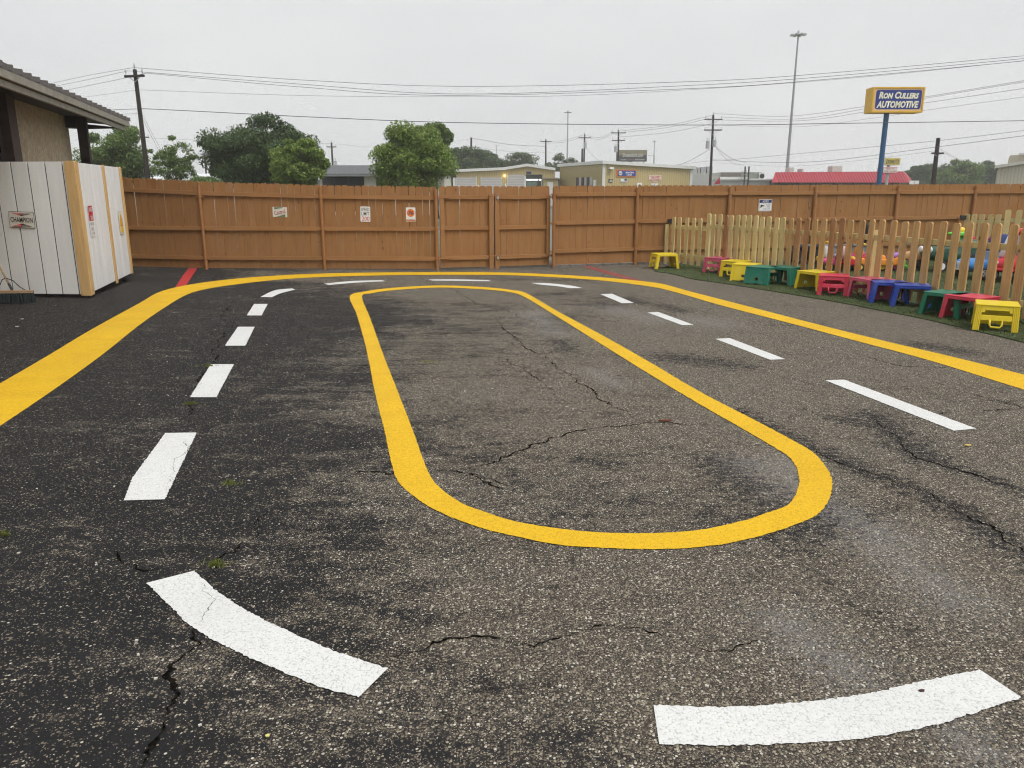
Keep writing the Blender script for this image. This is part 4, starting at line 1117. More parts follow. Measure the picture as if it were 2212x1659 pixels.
def fr3(s, o, z): p = dE*s + nE*o; return (p.x, p.y, z)
S0, S1 = -7.0, (E1-E0).length
# wall parallel to the eave, set back
wall_end = s_at(151, 300, -.95)
b = B(); b.prism([(S0,0),(wall_end,0),(wall_end,3.86),(S0,3.86)], lambda s, z, o: fr3(s, o, z), -1.25, -.95); mk('wall', b, m_st, bl)
b = B(); b.prism([(S0,0),(S0+.2,0),(S0+.2,3.86),(S0,3.86)], lambda s, z, o: fr3(s, o, z), -7.5, -1.252); mk('wall', b, m_st, bl)
b = B(); b.prism([(s_at(17,260,-.8),0),(s_at(34,260,-.8),0),(s_at(34,260,-.8),3.8),(s_at(17,260,-.8),3.8)], lambda s, z, o: fr3(s, o, z), -.948, -.78); mk('pilaster', b, m_brown, bl)
b = B(); b.prism([(s_at(-8,260,-.9),0),(s_at(17,260,-.9),0),(s_at(17,260,-.9),3.8),(s_at(-8,260,-.9),3.8)], lambda s, z, o: fr3(s, o, z), -.948, -.90); mk('dark_panel', b, m_dk, bl)
ps = s_at(184, 300, -.6)
b = B(); b.prism([(ps-.09,0),(ps+.09,0),(ps+.09,3.5),(ps-.09,3.5)], lambda s, z, o: fr3(s, o, z), -.72, -.53); mk('post', b, m_dk, bl)
zb_ = D(170, 272, 17.5).z
b = B(); b.prism([(wall_end-.3,zb_),(ps+.12,zb_),(ps+.12,ZE+.2),(wall_end-.3,ZE+.2)], lambda s, z, o: fr3(s, o, z), -.93, -.74); mk('beam', b, m_dk, bl)
# roof slab rising away from the eave
sl_ = 0.075
def roof_pt(s, o, dz): return fr3(s, o, ZE + 0.18 + dz - o*sl_)
b = B(); b.prism([(S0,0.02),(S1,0.02),(S1,-7.5),(S0,-7.5)], lambda s, o, d: roof_pt(s, o, d), -.05, 0); mk('roof', b, m_roof, bl)
rib = None
for k in range(30):
    s = S1 - .05 - .42*k*1.0
    if s < S0: break
    b = B(); b.prism([(-.035,0),(.035,0),(.014,.085),(-.014,.085)], lambda a_, z_, o: fr3(a_, o, z_ + .183 + ZE - o*sl_), -7.4, .06)
    if rib is None: rib = mk('roof_rib', b, m_roof, bl); rib.location = (dE.x*s, dE.y*s, 0); rib0 = rib
    else:
        o = rib0.copy(); link(o, bl); o.location = (dE.x*s, dE.y*s, 0)
b = B(); b.prism([(S0,0),(S1,0),(S1,.115),(S0,.115)], lambda s, z, o: fr3(s, o, ZE + .045 + z), -.03, .03); mk('fascia', b, m_fas, bl, bevel=.006)
b = B(); b.prism([(S0,0),(S1-.25,0),(S1-.25,.10),(S0,.10)], lambda s, z, o: fr3(s, o, ZE - .062 + z), -.09, -.035); mk('fascia', b, m_fas, bl, bevel=.006)
b = B(); b.prism([(S0,-.03),(S1-.1,-.03),(S1-.1,-7.4),(S0,-7.4)], lambda s, o, d: fr3(s, o, ZE + d - .02 + (.09 - o*sl_)), -.02, 0.0); mk('soffit', b, m_dk, bl)
b = B(); b.prism([(-.05,.02),(-.95,.10),(-7.4,.58),(-7.4,.2),(-.95,-.02)], lambda o, z, s: fr3(s, o, ZE + z - .02), S1-.3, S1-.2); mk('gable_trim', b, m_dk, bl)
b = B(); b.prism([(s_at(33,222,-.9),3.30),(s_at(66,222,-.9),3.30),(s_at(66,222,-.9),3.40),(s_at(33,222,-.9),3.40)], lambda s, z, o: fr3(s, o, z), -.945, -.78); mk('wall_light', b, c_white, bl)

# ------------------------------------------------------------------ trees
def leafm(name, lo, hi): return grassm(name, lo, hi, .3)
L_dark = leafm('leaves_dark', (.050,.086,.036), (.125,.180,.068)); L_mid = leafm('leaves_mid', (.105,.170,.050), (.235,.315,.105)); L_bright = leafm('leaves_bright', (.120,.195,.036), (.270,.350,.090)); L_grey = leafm('leaves_greyish', (.13,.165,.10), (.23,.27,.165))
bark = wood('bark', (.05,.04,.03), (.13,.105,.085), None, .1, .9)
def tree(name, label, u, Y, v_top, w_px, v_low, m, n=15000, leaf=.12, clumps=60, seed=1, dens=1.0, trunk=.18, lean=0.0, shape=.55, group='trees beyond the fence', cs=.19, ragged=.18):
    r = np.random.default_rng(seed)
    top = D(u, v_top, Y); base_ = Vector((top.x, Y, 0)); px = F / (Y*cp)
    rx = w_px / 2 / px; zt = top.z; zl = max(.6, D(u, v_low, Y).z); cz = zl + (zt - zl)*shape*.9; rzu, rzd = zt - cz, cz - zl; ry = rx*.9
    t_ = thing(name, label, 'tree', base_, 0, group)
    # clump centres: a lumpy outline, denser towards the rim
    C = []; lob = r.normal(size=(7, 3)); lob /= np.linalg.norm(lob, axis=1)[:,None]; la = r.uniform(-.1, .38, 7)*ragged/.18
    while len(C) < clumps:
        p = r.normal(size=3); p /= np.linalg.norm(p)
        rim = 1 + float(np.sum(la*np.clip(lob @ p - .55, 0, 1)))
        q = r.random()**.45 * rim
        C.append((p[0]*rx*q*.88 + lean*p[2], p[1]*ry*q*.88, cz + p[2]*(rzu if p[2] > 0 else rzd)*q*.88))
    C = np.array(C); C[:,2] = np.minimum(C[:,2], zt - .05*(zt-zl))
    b = B(); zc = max(zl*.8, .4)
    b.tube([(0,0,-.05),(.03,0,zc*.5),(lean*.1,0,zc),(lean*.2,0,cz)], [trunk,trunk*.85,trunk*.75,trunk*.35], 8)
    for c_ in C[::max(1, clumps//16)]:
        st = Vector((lean*.1,0,zc + (cz-zc)*r.random()*.6)); e = Vector(c_); md = st.lerp(e, .5) + Vector((0,0,.1*rx))
        b.tube([st, md, e], [trunk*.45, trunk*.25, trunk*.08], 5)
    mk('trunk', b, bark, t_, smooth=True)
    # leaves
    n = int(n*2.2); leaf = leaf*.62
    k = r.integers(0, clumps, n); sz = cs*rx*(.7 + .9*r.random(clumps))
    g3 = r.normal(size=(n,3)); g3 /= np.linalg.norm(g3, axis=1)[:,None]
    P = C[k] + g3 * (r.random(n)**.45)[:,None] * 1.5 * sz[k][:,None] * np.array([1,1,.62])
    a = r.normal(size=(n,3)); a /= np.linalg.norm(a, axis=1)[:,None]
    up = np.c_[r.normal(0,.5,n), r.normal(0,.5,n), np.ones(n)]; b_ = np.cross(a, up); b_ /= np.linalg.norm(b_, axis=1)[:,None] + 1e-9
    s = leaf*(.6 + .8*r.random(n))[:,None]
    V = np.stack([P - a*s, P + b_*s*.45, P + a*s, P - b_*s*.45], 1)
    V = V[(V[:,:,2].min(1) > .1)]; n = len(V)
    me = bpy.data.meshes.new('crown'); me.vertices.add(n*4); me.vertices.foreach_set('co', V.ravel()); me.loops.add(n*4); me.loops.foreach_set('vertex_index', np.arange(n*4))
    me.polygons.add(n); me.polygons.foreach_set('loop_start', np.arange(0, n*4, 4)); me.polygons.foreach_set('loop_total', np.full(n, 4)); me.update()
    me.materials.append(m); link(bpy.data.objects.new('crown', me), t_)
    return t_
tree('shade_tree', 'rounded green tree behind the stucco building roof end', 250, 48, 268, 150, 400, L_mid, 16000, .13, 60, 1, trunk=.2)
tree('young_tree', 'thin airy green tree right of the leaning utility pole', 372, 46, 293, 104, 400, L_mid, 2500, .13, 60, 2, trunk=.08, cs=.13, ragged=.3)
tree('shade_tree', 'large dark green tree left of the bright one beyond the fence', 556, 44, 249, 240, 415, L_dark, 30000, .13, 90, 3, trunk=.3, cs=.16)
tree('shade_tree', 'smaller bright green tree overlapping the large dark tree', 642, 40, 300, 118, 405, L_bright, 14000, .12, 60, 4, trunk=.15)
tree('shade_tree', 'broad bright green tree before the grey roofed house', 886, 40, 262, 182, 418, L_bright, 26000, .12, 90, 5, trunk=.25, cs=.17)
tree('shade_tree', 'dark tree top rising behind the broad bright green tree', 936, 52, 247, 80, 380, L_mid, 14000, .15, 60, 6, trunk=.25)
tree('shade_tree', 'dark rounded tree left of the tan metal garages', 1003, 116, 308, 118, 420, L_dark, 14000, .26, 60, 7, trunk=.3)
tree('shade_tree', 'dusky tree behind the left end of the tan garages', 1052, 130, 326, 90, 405, L_dark, 9000, .3, 50, 8, trunk=.3)
tree('shade_tree', 'grey green feathery tree above the tan garage gable', 1118, 135, 328, 95, 392, L_grey, 8000, .3, 50, 9, trunk=.3, ragged=.3)
tree('young_tree', 'sparse feathery tree between the two tan garages', 1218, 130, 328, 70, 392, L_grey, 3000, .3, 40, 10, trunk=.2, ragged=.35)
tree('shade_tree', 'distant dark tree left part of the hazy wood at right', 1990, 150, 352, 70, 420, L_dark, 9000, .34, 50, 11, trunk=.4)
tree('shade_tree', 'distant rounded green tree in the middle of the right hand wood', 2078, 140, 346, 95, 420, L_mid, 11000, .32, 60, 12, trunk=.4)
tree('shade_tree', 'distant dark tree beside the beige building at far right', 2140, 160, 348, 80, 420, L_dark, 9000, .34, 50, 13, trunk=.4)
tree('shade_tree', 'distant low tree showing over the red roof sign', 1935, 170, 370, 110, 420, L_dark, 7000, .36, 50, 14, trunk=.4)
tree('shade_tree', 'distant small tree crown just left of the wood behind the black pole', 2035, 165, 350, 70, 420, L_dark, 7000, .36, 50, 15, trunk=.4)
tree('shade_tree', 'tiny far tree crown over the middle of the red roof', 1818, 180, 379, 40, 405, L_grey, 3000, .36, 30, 16, trunk=.3)
tree('shrub', 'low clipped green shrub behind the fence left of the dark tree', 436, 40, 374, 80, 430, L_mid, 7000, .10, 40, 17, trunk=.06, group=None)

# ------------------------------------------------------------------ utility poles, wires, masts
def insul(b, p, h=.16): b.cyl(p, (p[0], p[1], p[2]+h*.5), .02, n=6); b.cyl((p[0],p[1],p[2]+h*.4), (p[0],p[1],p[2]+h), .05, .035, 8)
def upole(label, u, v, Y, ub, vb, arms=(), cans=(), r=.15, rz=0.0, name='utility_pole', top_ins=True):
    top = D(u, v, Y); bt = D(ub, vb, Y); k = (bt - top); foot = top + k * (top.z / -k.z) if abs(k.z) > 1e-6 else top
    foot = Vector((top.x + (foot.x-top.x)*.35, Y, 0))
    t_ = thing(name, label, 'utility pole', foot)
    tp = Vector((top.x-foot.x, 0, top.z))
    b = B(); b.cyl((0,0,-.1), tp, r, r*.68, 12); mk('shaft', b, M['pole'], t_)
    if top_ins: b = B(); insul(b, tp, .3); mk('insulator', b, M['grey_can'], t_)
    for (dz, w, n) in arms:
        c_ = Vector((tp.x*(1-dz/tp.z), -.14, tp.z-dz)); M3 = Matrix.Rotation(rz, 3, 'Z')
        b = B(); b.box(c_, (w, .10, .12), M=M3); arm = mk('crossarm', b, M['pole'], t_)
        b = B()
        for s in (-1,1): b.tube([c_ + M3 @ Vector((s*w*.28,0,-.04)), c_ + Vector((0,.02,-w*.24))], .025, 5)
        mk('brace', b, M['galv'], arm)
        b = B()
        for i in range(n): insul(b, c_ + M3 @ Vector((-w/2+.1 + (w-.2)*i/max(1,n-1),0,.06)), .28)
        mk('insulator', b, M['grey_can'], arm)
    for (dz, dx, h, rr) in cans:
        c_ = Vector((tp.x*(1-dz/tp.z)+dx, -.05, tp.z-dz)); b = B(); b.cyl(c_-Vector((0,0,h/2)), c_+Vector((0,0,h/2)), rr, n=14); b.cyl(c_+Vector((0,0,h/2)), c_+Vector((0,0,h/2+.08)), rr*1.06, rr*.6, 14)
        insul(b, c_+Vector((-.1,0,h/2+.05)), .35); insul(b, c_+Vector((.12,0,h/2+.05)), .35); mk('transformer', b, M['grey_can'], t_)
    return t_
def wire(label, pts, r=.016, m=None, n=14, group=None, name='overhead_wire'):
    """hangs through the given points (u, v, Y)"""
    r = r*.72
    P = [D(*p) for p in pts]; Q = []
    if len(P) == 2: P.insert(1, (P[0]+P[1])/2 - Vector((0,0,(P[0]-P[1]).length*.012)))
    for i in range(len(P)-1):
        p0, p1, p2, p3 = P[max(0,i-1)], P[i], P[i+1], P[min(len(P)-1,i+2)]
        for k in range(n): 
            t = k/n; Q.append(.5*((2*p1)+(p2-p0)*t+(2*p0-5*p1+4*p2-p3)*t*t+(3*p1-p0-3*p2+p3)*t**3))
    Q.append(P[-1]); b = B(); b.tube(Q, r, 5); return tag(mk(name, b, m or M['wire']), label, 'wire', group)
upole('tall dark utility pole with one crossarm, just right of the stucco building', 291, 150, 45, 323, 378, ((.36, 1.25, 2),), r=.15, rz=R(-14))
upole('dark pole carrying two crossarms and two grey transformers, right of the tan garage', 1541, 248, 90, 1538, 398, ((.5,2.0,2),(1.62,2.0,2)), ((3.2,-.50,.80,.22),(3.05,.24,.72,.24)), r=.17)
upole('dark two-armed pole in front of the billboard', 1336, 281, 118, 1339, 352, ((.4,2.1,3),(1.45,1.9,2)), ((2.7,-.36,.8,.26),), r=.17)
upole('pole with crossarm and transformer left of the second tan garage', 1263, 290, 130, 1261, 352, ((.55,1.95,3),), ((1.75,.12,.9,.26),), r=.17)
upole('bare short pole beside the transformer pole, left of the second tan garage', 1258, 321, 128, 1257, 352, r=.2, top_ins=False)
upole('pole with single crossarm behind the tan garage gable', 1179, 301, 140, 1180, 362, ((.35,2.0,3),), r=.18)
upole('dark pole standing out of the trees left of the tan garages', 1018, 297, 130, 1016, 340, r=.22, top_ins=False)
upole('pole above the grey roofed house', 716, 308, 115, 719, 362, ((.6,1.4,2),), ((3.0,.35,.9,.3),), r=.18)
upole('short bare pole at the left end of the grey roof', 689, 336, 80, 690, 362, r=.1, top_ins=False)
upole('thin leaning pole between the airy tree and the dark tree', 441, 332, 95, 446, 372, r=.12, top_ins=False)
upole('small pole with crossarm half hidden by the tree behind the leaning pole', 307, 291, 100, 309, 330, ((.3,1.8,2),), r=.16)
upole('short black pole standing before the hazy wood at right', 2027, 298, 60, 2018, 396, ((1.1,.9,0),), r=.2, top_ins=False)
wg = 'wires crossing the sky from the tall left pole'
wire('topmost wire crossing the sky from the tall left pole to the right edge', [(289,146,45),(640,172,44),(1000,186.5,43.5),(1500,176,43),(1800,157,42.6),(2260,116,42)], group=wg)
wire('second wire from the left pole, upper of the close pair', [(276,153,45),(640,181,44),(1000,203,43.6),(1500,184,43),(1800,164,42.7),(2260,122,42)], group=wg)
wire('third wire from the left pole, lower of the close pair', [(316,158,44.6),(640,187,44),(960,206,43.4),(1500,191,42.9),(1800,170,42.4),(2260,127,41.8)], group=wg)
wire('thin neutral wire sagging below the three top wires', [(300,194,45),(640,206,44.6),(960,209,44.2),(1300,204,44),(1800,172,43.5),(2260,126,43)], .011, group=wg)
wire('thick cable running low across the whole sky behind the tree tops', [(303,235,45),(360,237,44.9),(700,254,44.4),(1000,265,44),(1500,270,43.5),(1850,266,43),(2260,260,42.5)], .026, group=wg)
wire('topmost wire running left from the tall pole over the roof', [(289,146,45),(190,163,52),(60,190,62),(-100,216,75)]); wire('second wire running left from the tall pole over the roof', [(276,153,45),(190,172,52),(60,197,62),(-100,222,75)])
wire('third wire running left from the tall pole over the roof', [(316,158,44.6),(230,177,49),(60,210,62),(-100,232,75)]); wire('lower left wire from the tall pole to behind the roof end', [(300,194,45),(180,210,54),(60,224,62)], .011)
wire('thick cable running left from the tall pole behind the roof end', [(303,235,45),(235,238,50),(150,246,58)], .022); wire('lowest thin wire left of the tall pole', [(305,245,45),(220,249,50),(150,256,58)], .011)
wire('upper guy wire dropping right from the tall left pole', [(304,240,45),(335,300,45.5),(364,352,46)], .011); wire('lower guy wire dropping right from the tall left pole', [(306,252,45),(330,300,45.5),(358,352,46)], .011)
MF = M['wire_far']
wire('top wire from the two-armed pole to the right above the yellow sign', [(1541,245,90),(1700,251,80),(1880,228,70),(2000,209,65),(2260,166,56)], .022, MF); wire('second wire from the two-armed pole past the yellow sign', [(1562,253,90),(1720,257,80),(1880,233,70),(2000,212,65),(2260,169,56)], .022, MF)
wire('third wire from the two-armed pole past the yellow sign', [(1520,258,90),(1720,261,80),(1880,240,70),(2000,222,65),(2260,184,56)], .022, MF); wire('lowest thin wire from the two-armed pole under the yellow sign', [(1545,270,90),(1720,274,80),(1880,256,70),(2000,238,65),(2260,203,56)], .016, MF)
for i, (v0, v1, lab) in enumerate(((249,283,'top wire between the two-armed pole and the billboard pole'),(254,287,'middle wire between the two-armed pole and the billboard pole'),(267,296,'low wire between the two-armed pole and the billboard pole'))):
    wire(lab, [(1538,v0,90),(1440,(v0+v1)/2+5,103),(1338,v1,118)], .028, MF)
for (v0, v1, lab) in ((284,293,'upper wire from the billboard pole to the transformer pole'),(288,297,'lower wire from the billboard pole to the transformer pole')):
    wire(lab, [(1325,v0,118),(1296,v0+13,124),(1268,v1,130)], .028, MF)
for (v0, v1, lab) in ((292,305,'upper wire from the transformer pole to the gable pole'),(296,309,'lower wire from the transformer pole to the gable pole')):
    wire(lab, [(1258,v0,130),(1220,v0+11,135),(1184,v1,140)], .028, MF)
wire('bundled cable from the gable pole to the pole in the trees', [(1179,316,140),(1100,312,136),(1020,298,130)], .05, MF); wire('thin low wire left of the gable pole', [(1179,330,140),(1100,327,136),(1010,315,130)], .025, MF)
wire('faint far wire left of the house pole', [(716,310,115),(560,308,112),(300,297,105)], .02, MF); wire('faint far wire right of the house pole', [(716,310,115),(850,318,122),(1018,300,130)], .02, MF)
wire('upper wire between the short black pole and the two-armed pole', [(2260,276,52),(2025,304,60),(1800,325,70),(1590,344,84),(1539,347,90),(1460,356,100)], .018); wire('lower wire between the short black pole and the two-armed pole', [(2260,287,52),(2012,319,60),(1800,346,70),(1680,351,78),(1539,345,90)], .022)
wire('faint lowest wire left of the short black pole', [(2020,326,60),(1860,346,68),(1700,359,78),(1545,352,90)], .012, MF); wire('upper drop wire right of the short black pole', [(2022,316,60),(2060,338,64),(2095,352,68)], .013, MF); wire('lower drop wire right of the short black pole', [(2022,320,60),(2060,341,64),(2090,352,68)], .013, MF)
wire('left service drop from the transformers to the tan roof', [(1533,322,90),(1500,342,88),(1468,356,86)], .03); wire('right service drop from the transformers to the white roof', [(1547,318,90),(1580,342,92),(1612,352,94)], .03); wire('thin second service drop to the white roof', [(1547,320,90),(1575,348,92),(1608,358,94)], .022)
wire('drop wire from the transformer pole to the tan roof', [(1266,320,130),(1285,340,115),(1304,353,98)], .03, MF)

def mast(label, u, v, ub, Y, r):
    top = D(u, v, Y); t_ = thing('light_mast', label, 'light mast', (top.x, Y, 0), 0, 'highway light masts')
    b = B(); b.cyl((0,0,-.1), (0,0,top.z), r, r*.4, 12); mk('shaft', b, pm((.30,.31,.33), .5, .08, 3, .3), t_)
    b = B(); b.cyl((0,0,top.z-.5), (0,0,top.z-.38),   .7, .7, 14); b.cyl((0,0,top.z-.6), (0,0,top.z+.2), r*.9, r*.5, 10); mk('ring', b, M['galv'], t_)
    for k in range(8):
        a = 2*math.pi*k/8 + .2; b = B(); c_ = Vector((1.05*math.cos(a), 1.05*math.sin(a), top.z-.45)); b.tube([(.5*math.cos(a),.5*math.sin(a),top.z-.42), c_], .05, 5); b.box(c_, (.5,.36,.22), a); mk('floodlight', b, M['galv'], t_)
mast('tallest highway light mast, rising left of the yellow and blue sign', 1725, 69, 1703, 136, .30); mast('second tallest light mast above the gap between the tan garages', 1227, 240, 1226, 270, .38)
mast('small faint light mast right of the billboard', 1414, 304, 1413, 430, .5); mast('faintest light mast above the trees left of the tan garages', 1073, 313, 1073, 460, .5)

# ------------------------------------------------------------------ buildings beyond the fence
def ribbed(name, col, scale=9.0, axis='X'):
    m, t, bs = nodes(name); w = t.nodes.new('ShaderNodeTexWave'); w.wave_type = 'BANDS'; w.bands_direction = axis; w.inputs['Scale'].default_value = scale
    tcn = t.nodes.new('ShaderNodeTexCoord'); L(t, tcn.outputs['Object'], w.inputs['Vector'])
    n1 = noise(t, coords(t), .8, 4)
    c = mix(t, ramp(t, w.outputs['Fac'], [(.0, 0.0), (.18, 1.0)]), tuple(x*.72 for x in col), col); c = mix(t, math_(t, 'MULTIPLY', n1, .25), c, tuple(x*.8 for x in col))
    L(t, c, bs.inputs['Base Color']); bs.inputs['Roughness'].default_value = .5; bump(t, bs, w.outputs['Fac'], .4, .03); return m
m_tan = ribbed('tan_metal_siding', (.50,.40,.19), 1.05); m_wt = pm((.66,.67,.65), .5, .06, 2); m_door = ribbed('roller_door', (.50,.48,.47), 1.6, 'Z'); m_red = ribbed('red_metal_roof', (.40,.035,.055), .9); m_gw = pm((.40,.40,.385), .8, .08, 1.5); m_beige = ribbed('beige_metal_siding', (.50,.47,.38), 1.3)
m_shing = pm((.115,.12,.125), .9, .2, 6); m_brick = pm((.62,.60,.53), .85, .15, 14, stretch=(1,1,3)); m_metroof = ribbed('grey_metal_roof', (.52,.54,.55), 1.6)
class Bld:
    """local frame: x along the front, y to the back, z up"""
    def __init__(s, name, label, o, rz): s.r = thing(name, label, 'building', o, rz)
    def box(s, name, x0, x1, y0, y1, z0, z1, m, bevel=0.0, p=None): b = B(); b.bb(x0,x1,y0,y1,z0,z1); return mk(name, b, m, p or s.r, bevel=bevel)
    def front(s, name, poly, y0, y1, m, p=None): b = B(); b.prism(poly, lambda a, z, d: (a, d, z), y0, y1); return mk(name, b, m, p or s.r)
    def side(s, name, poly, x0, x1, m): b = B(); b.prism(poly, lambda a, z, d: (d, a, z), x0, x1); return mk(name, b, m, s.r)
# tan garages, first
Y0 = 98; px = F/(Y0*cp + 0)
def X_(u, Y): return D(u, 400, Y).x
def Z_(v, Y): return D(1106, v, Y).z
x0, xk, xa, x1 = (X_(u, Y0) for u in (979, 1087, 1139, 1199)); ze, zk, za, zr = Z_(372,Y0), Z_(367.5,Y0), Z_(359.5,Y0), Z_(368.5,Y0)
g = Bld('tan_garage', 'tan metal garage with low gable, roller doors and a lit wall lamp', (x0, Y0, 0), 0)
X = lambda u: X_(u, Y0) - x0
g.front('wall', [(0,0),(x1-x0,0),(x1-x0,zr),(xa-x0,za),(xk-x0,zk),(0,ze)], 0, 14, m_tan)
for (a, b_) in (((0,ze),(xk-x0,zk)), ((xk-x0,zk),(xa-x0,za)), ((xa-x0,za),(x1-x0,zr))):
    g.front('roof_edge', [(a[0],a[1]+.003),(b_[0],b_[1]+.003),(b_[0],b_[1]+.32),(a[0],a[1]+.32)], -.35, 14.2, m_wt)
g.box('corner_trim', -.02, .28, -.04, .0, 0, ze, m_wt)
for (u0, u1, vt) in ((986,1028.5,383),(1039.5,1082.5,383)): g.box('garage_door', X(u0), X(u1), -.06, -.003, 0, Z_(vt,Y0), m_door)
g.box('garage_door', X(1097), X(1132.5), -.06, -.003, 0, Z_(377,Y0), m_door)
for (u0,u1) in ((985,986),(1028.5,1029.8),(1038.5,1039.5),(1082.5,1083.5),(1096,1097),(1132.5,1136)): g.box('door_jamb', X(u0), X(u1), -.09, -.002, 0, Z_(381,Y0), m_wt)
bay = g.box('open_bay', X(1136), X(1171.5), -.05, -.002, 0, Z_(377,Y0), pm((.03,.035,.035), .6))
g.box('strip_light', X(1137), X(1162), -.10, -.055, Z_(389.5,Y0), Z_(387,Y0), pm((.9,.9,.9), .5, emit=(1,1,.98,1.6)), p=bay); g.box('strip_light', X(1164), X(1169), -.10, -.055, Z_(389.5,Y0), Z_(387,Y0), pm((.9,.9,.9), .5, emit=(1,1,.98,1.6)), p=bay)
g.box('window', X(1137), X(1160), -.08, -.052, 0, Z_(392,Y0), pm((.12,.17,.14), .2), p=bay); g.box('door_panel', X(1168.5), X(1171), -.09, -.053, 0, Z_(390,Y0), m_wt, p=bay)
g.box('wall_plate', X(1137), X(1147.5), -.06, -.002, Z_(375.5,Y0), Z_(370.5,Y0), c_navy)
lamp = g.box('wall_lamp', X(1089.5), X(1091), -.3, -.003, Z_(381,Y0), Z_(378.5,Y0), pm((1,.8,.4), .5, emit=(1,.75,.3,9)))
g.box('meter_box', X(1090.5), X(1094), -.12, -.003, 1.4, Z_(396.5,Y0), c_white); g.box('meter_box', X(1031), X(1034), -.12, -.003, 1.0, Z_(400,Y0), c_white)
g.box('annex', X(1172), X(1203), -1.8, -.1, 0, Z_(387,Y0), m_tan); g.box('annex_roof', X(1171), X(1205), -2.1, -.1, Z_(387,Y0)+.003, Z_(384.5,Y0), pm((.28,.25,.2), .6)); g.box('white_door', X(1181), X(1193), -1.86, -1.802, 0, Z_(393.5,Y0), m_wt)
# second tan garage, turned so a corner faces us
YC = 88; C0 = D(1301, 400, YC); g = Bld('tan_garage', 'tan metal garage turned corner-on with blue and orange sign and white eave', (C0.x, YC, 0), R(22))
zt = Z_(354, YC); u_far = 1496
def along(u): 
    k = _ray(u, 400)[0] / _ray(u, 400)[1]; c_, s_ = math.cos(R(22)), math.sin(R(22)); return (k*YC - C0.x) / (c_ - k*s_)
Lr = along(1494); z_far = H + (415-368.5)/1661*(YC + Lr*math.sin(R(22)))*1.0
g.front('wall', [(0,0),(Lr,0),(Lr,z_far),(0,zt)], 0, 11, m_tan)
g.front('roof_edge', [(-.2,zt+.003),(Lr+.2,z_far+.003),(Lr+.2,z_far+.35),(-.2,zt+.35)], -.35, 11.3, m_wt)
g.box('corner_trim', -.03, .32, -.05, -.002, 0, zt, m_wt); g.box('corner_trim', Lr-.3, Lr+.03, -.05, -.002, 0, z_far, m_wt)
def ga(u): return along(u)
def zz(v, u): return H + (_ray(u, v)[2]) * (YC + along(u)*math.sin(R(22))) / _ray(u, v)[1]
def wall_sign(u0, u1, v0, v1, name, lab):
    um = (u0+u1)/2; w = ga(u1)-ga(u0); h = zz(v0,um)-zz(v1,um)
    return Sign(name, lab, ((ga(u0)+ga(u1))/2, -.03, (zz(v0,um)+zz(v1,um))/2), 0, parent=g.r), w, h
s_, w, h = wall_sign(1330, 1373, 366.8, 382, 'shop_sign', 'blue sign with orange border reading NAPA AutoCare Center')
s_.panel('plate', 0,0,w,h, c_orange, .05, .1); s_.panel('blue_face', .02,0,w*.90,h*.78, c_blue, .03, .08)
s_.poly('hexagon', [(-w*.31+h*.33*math.cos(R(60*k)), h*.33*math.sin(R(60*k))) for k in range(6)], pm((.80,.75,.65), .5), .03); s_.text('NAPA', -w*.31, 0, h*.5, h*.2, c_navy, bold=.02, gap=.02)
s_.text('AutoCare', w*.13, h*.13, w*.42, h*.28, c_white, shear=.3, bold=.03, gap=.02); s_.text('Center', w*.13, -h*.2, w*.28, h*.24, c_white, shear=.3, bold=.03, gap=.02)
s_, w, h = wall_sign(1401, 1427, 378.5, 389.5, 'entrance_sign', 'white wall sign with red lettering CUSTOMER SERVICE ENTRANCE'); s_.panel('plate', 0,0,w,h, pm((.75,.66,.58), .5), .03)
for i, tx in enumerate(('CUSTOMER','SERVICE','ENTRANCE')): s_.text(tx, 0, h*(.29-.29*i), w*(.9 if i != 1 else .7), h*.21, c_red, bold=.02, gap=.02)
s_, w, h = wall_sign(1408.5, 1418, 390.5, 394, 'small_sign', 'small pale red sign above the entrance'); s_.panel('plate', 0,0,w,h, pm((.66,.40,.36), .5), .03)
s_, w, h = wall_sign(1314, 1323, 387, 394, 'small_sign', 'small black and grey badge sign'); s_.panel('plate', 0,0,w,h, c_black, .03); s_.panel('stripe', 0,-h*.12,w*.9,h*.3, c_lgrey, .02); s_.poly('badge', [(h*.22*math.cos(R(45*k)), h*.2+h*.22*math.sin(R(45*k))) for k in range(8)], c_lgrey, .02)
s_, w, h = wall_sign(1339, 1354, 386, 394, 'small_sign', 'white and grey car picture sign'); s_.panel('plate', 0,0,w,h, c_lgrey, .03); s_.panel('patch', -w*.2,.05,w*.45,h*.5, c_white, .02, .1); s_.panel('patch', w*.27,.1,w*.3,h*.45, c_navy, .02)
s_, w, h = wall_sign(1376, 1386, 398, 404, 'small_sign', 'white board with black arch'); s_.panel('plate', 0,0,w,h*2, c_white, .03); s_.poly('arch', [(w*.28*math.cos(R(20*k)), -h*.1+w*.28*math.sin(R(20*k))) for k in range(10)], c_black, .02)
en_x0, en_x1 = ga(1406), ga(1420); g.box('entrance_frame', en_x0, en_x1, -.12, -.003, 0, zz(396,1413), m_wt); g.box('entrance_glass', en_x0+.35, en_x1-.35, -.15, -.122, 0, zz(398.5,1413), pm((.30,.36,.38), .2))
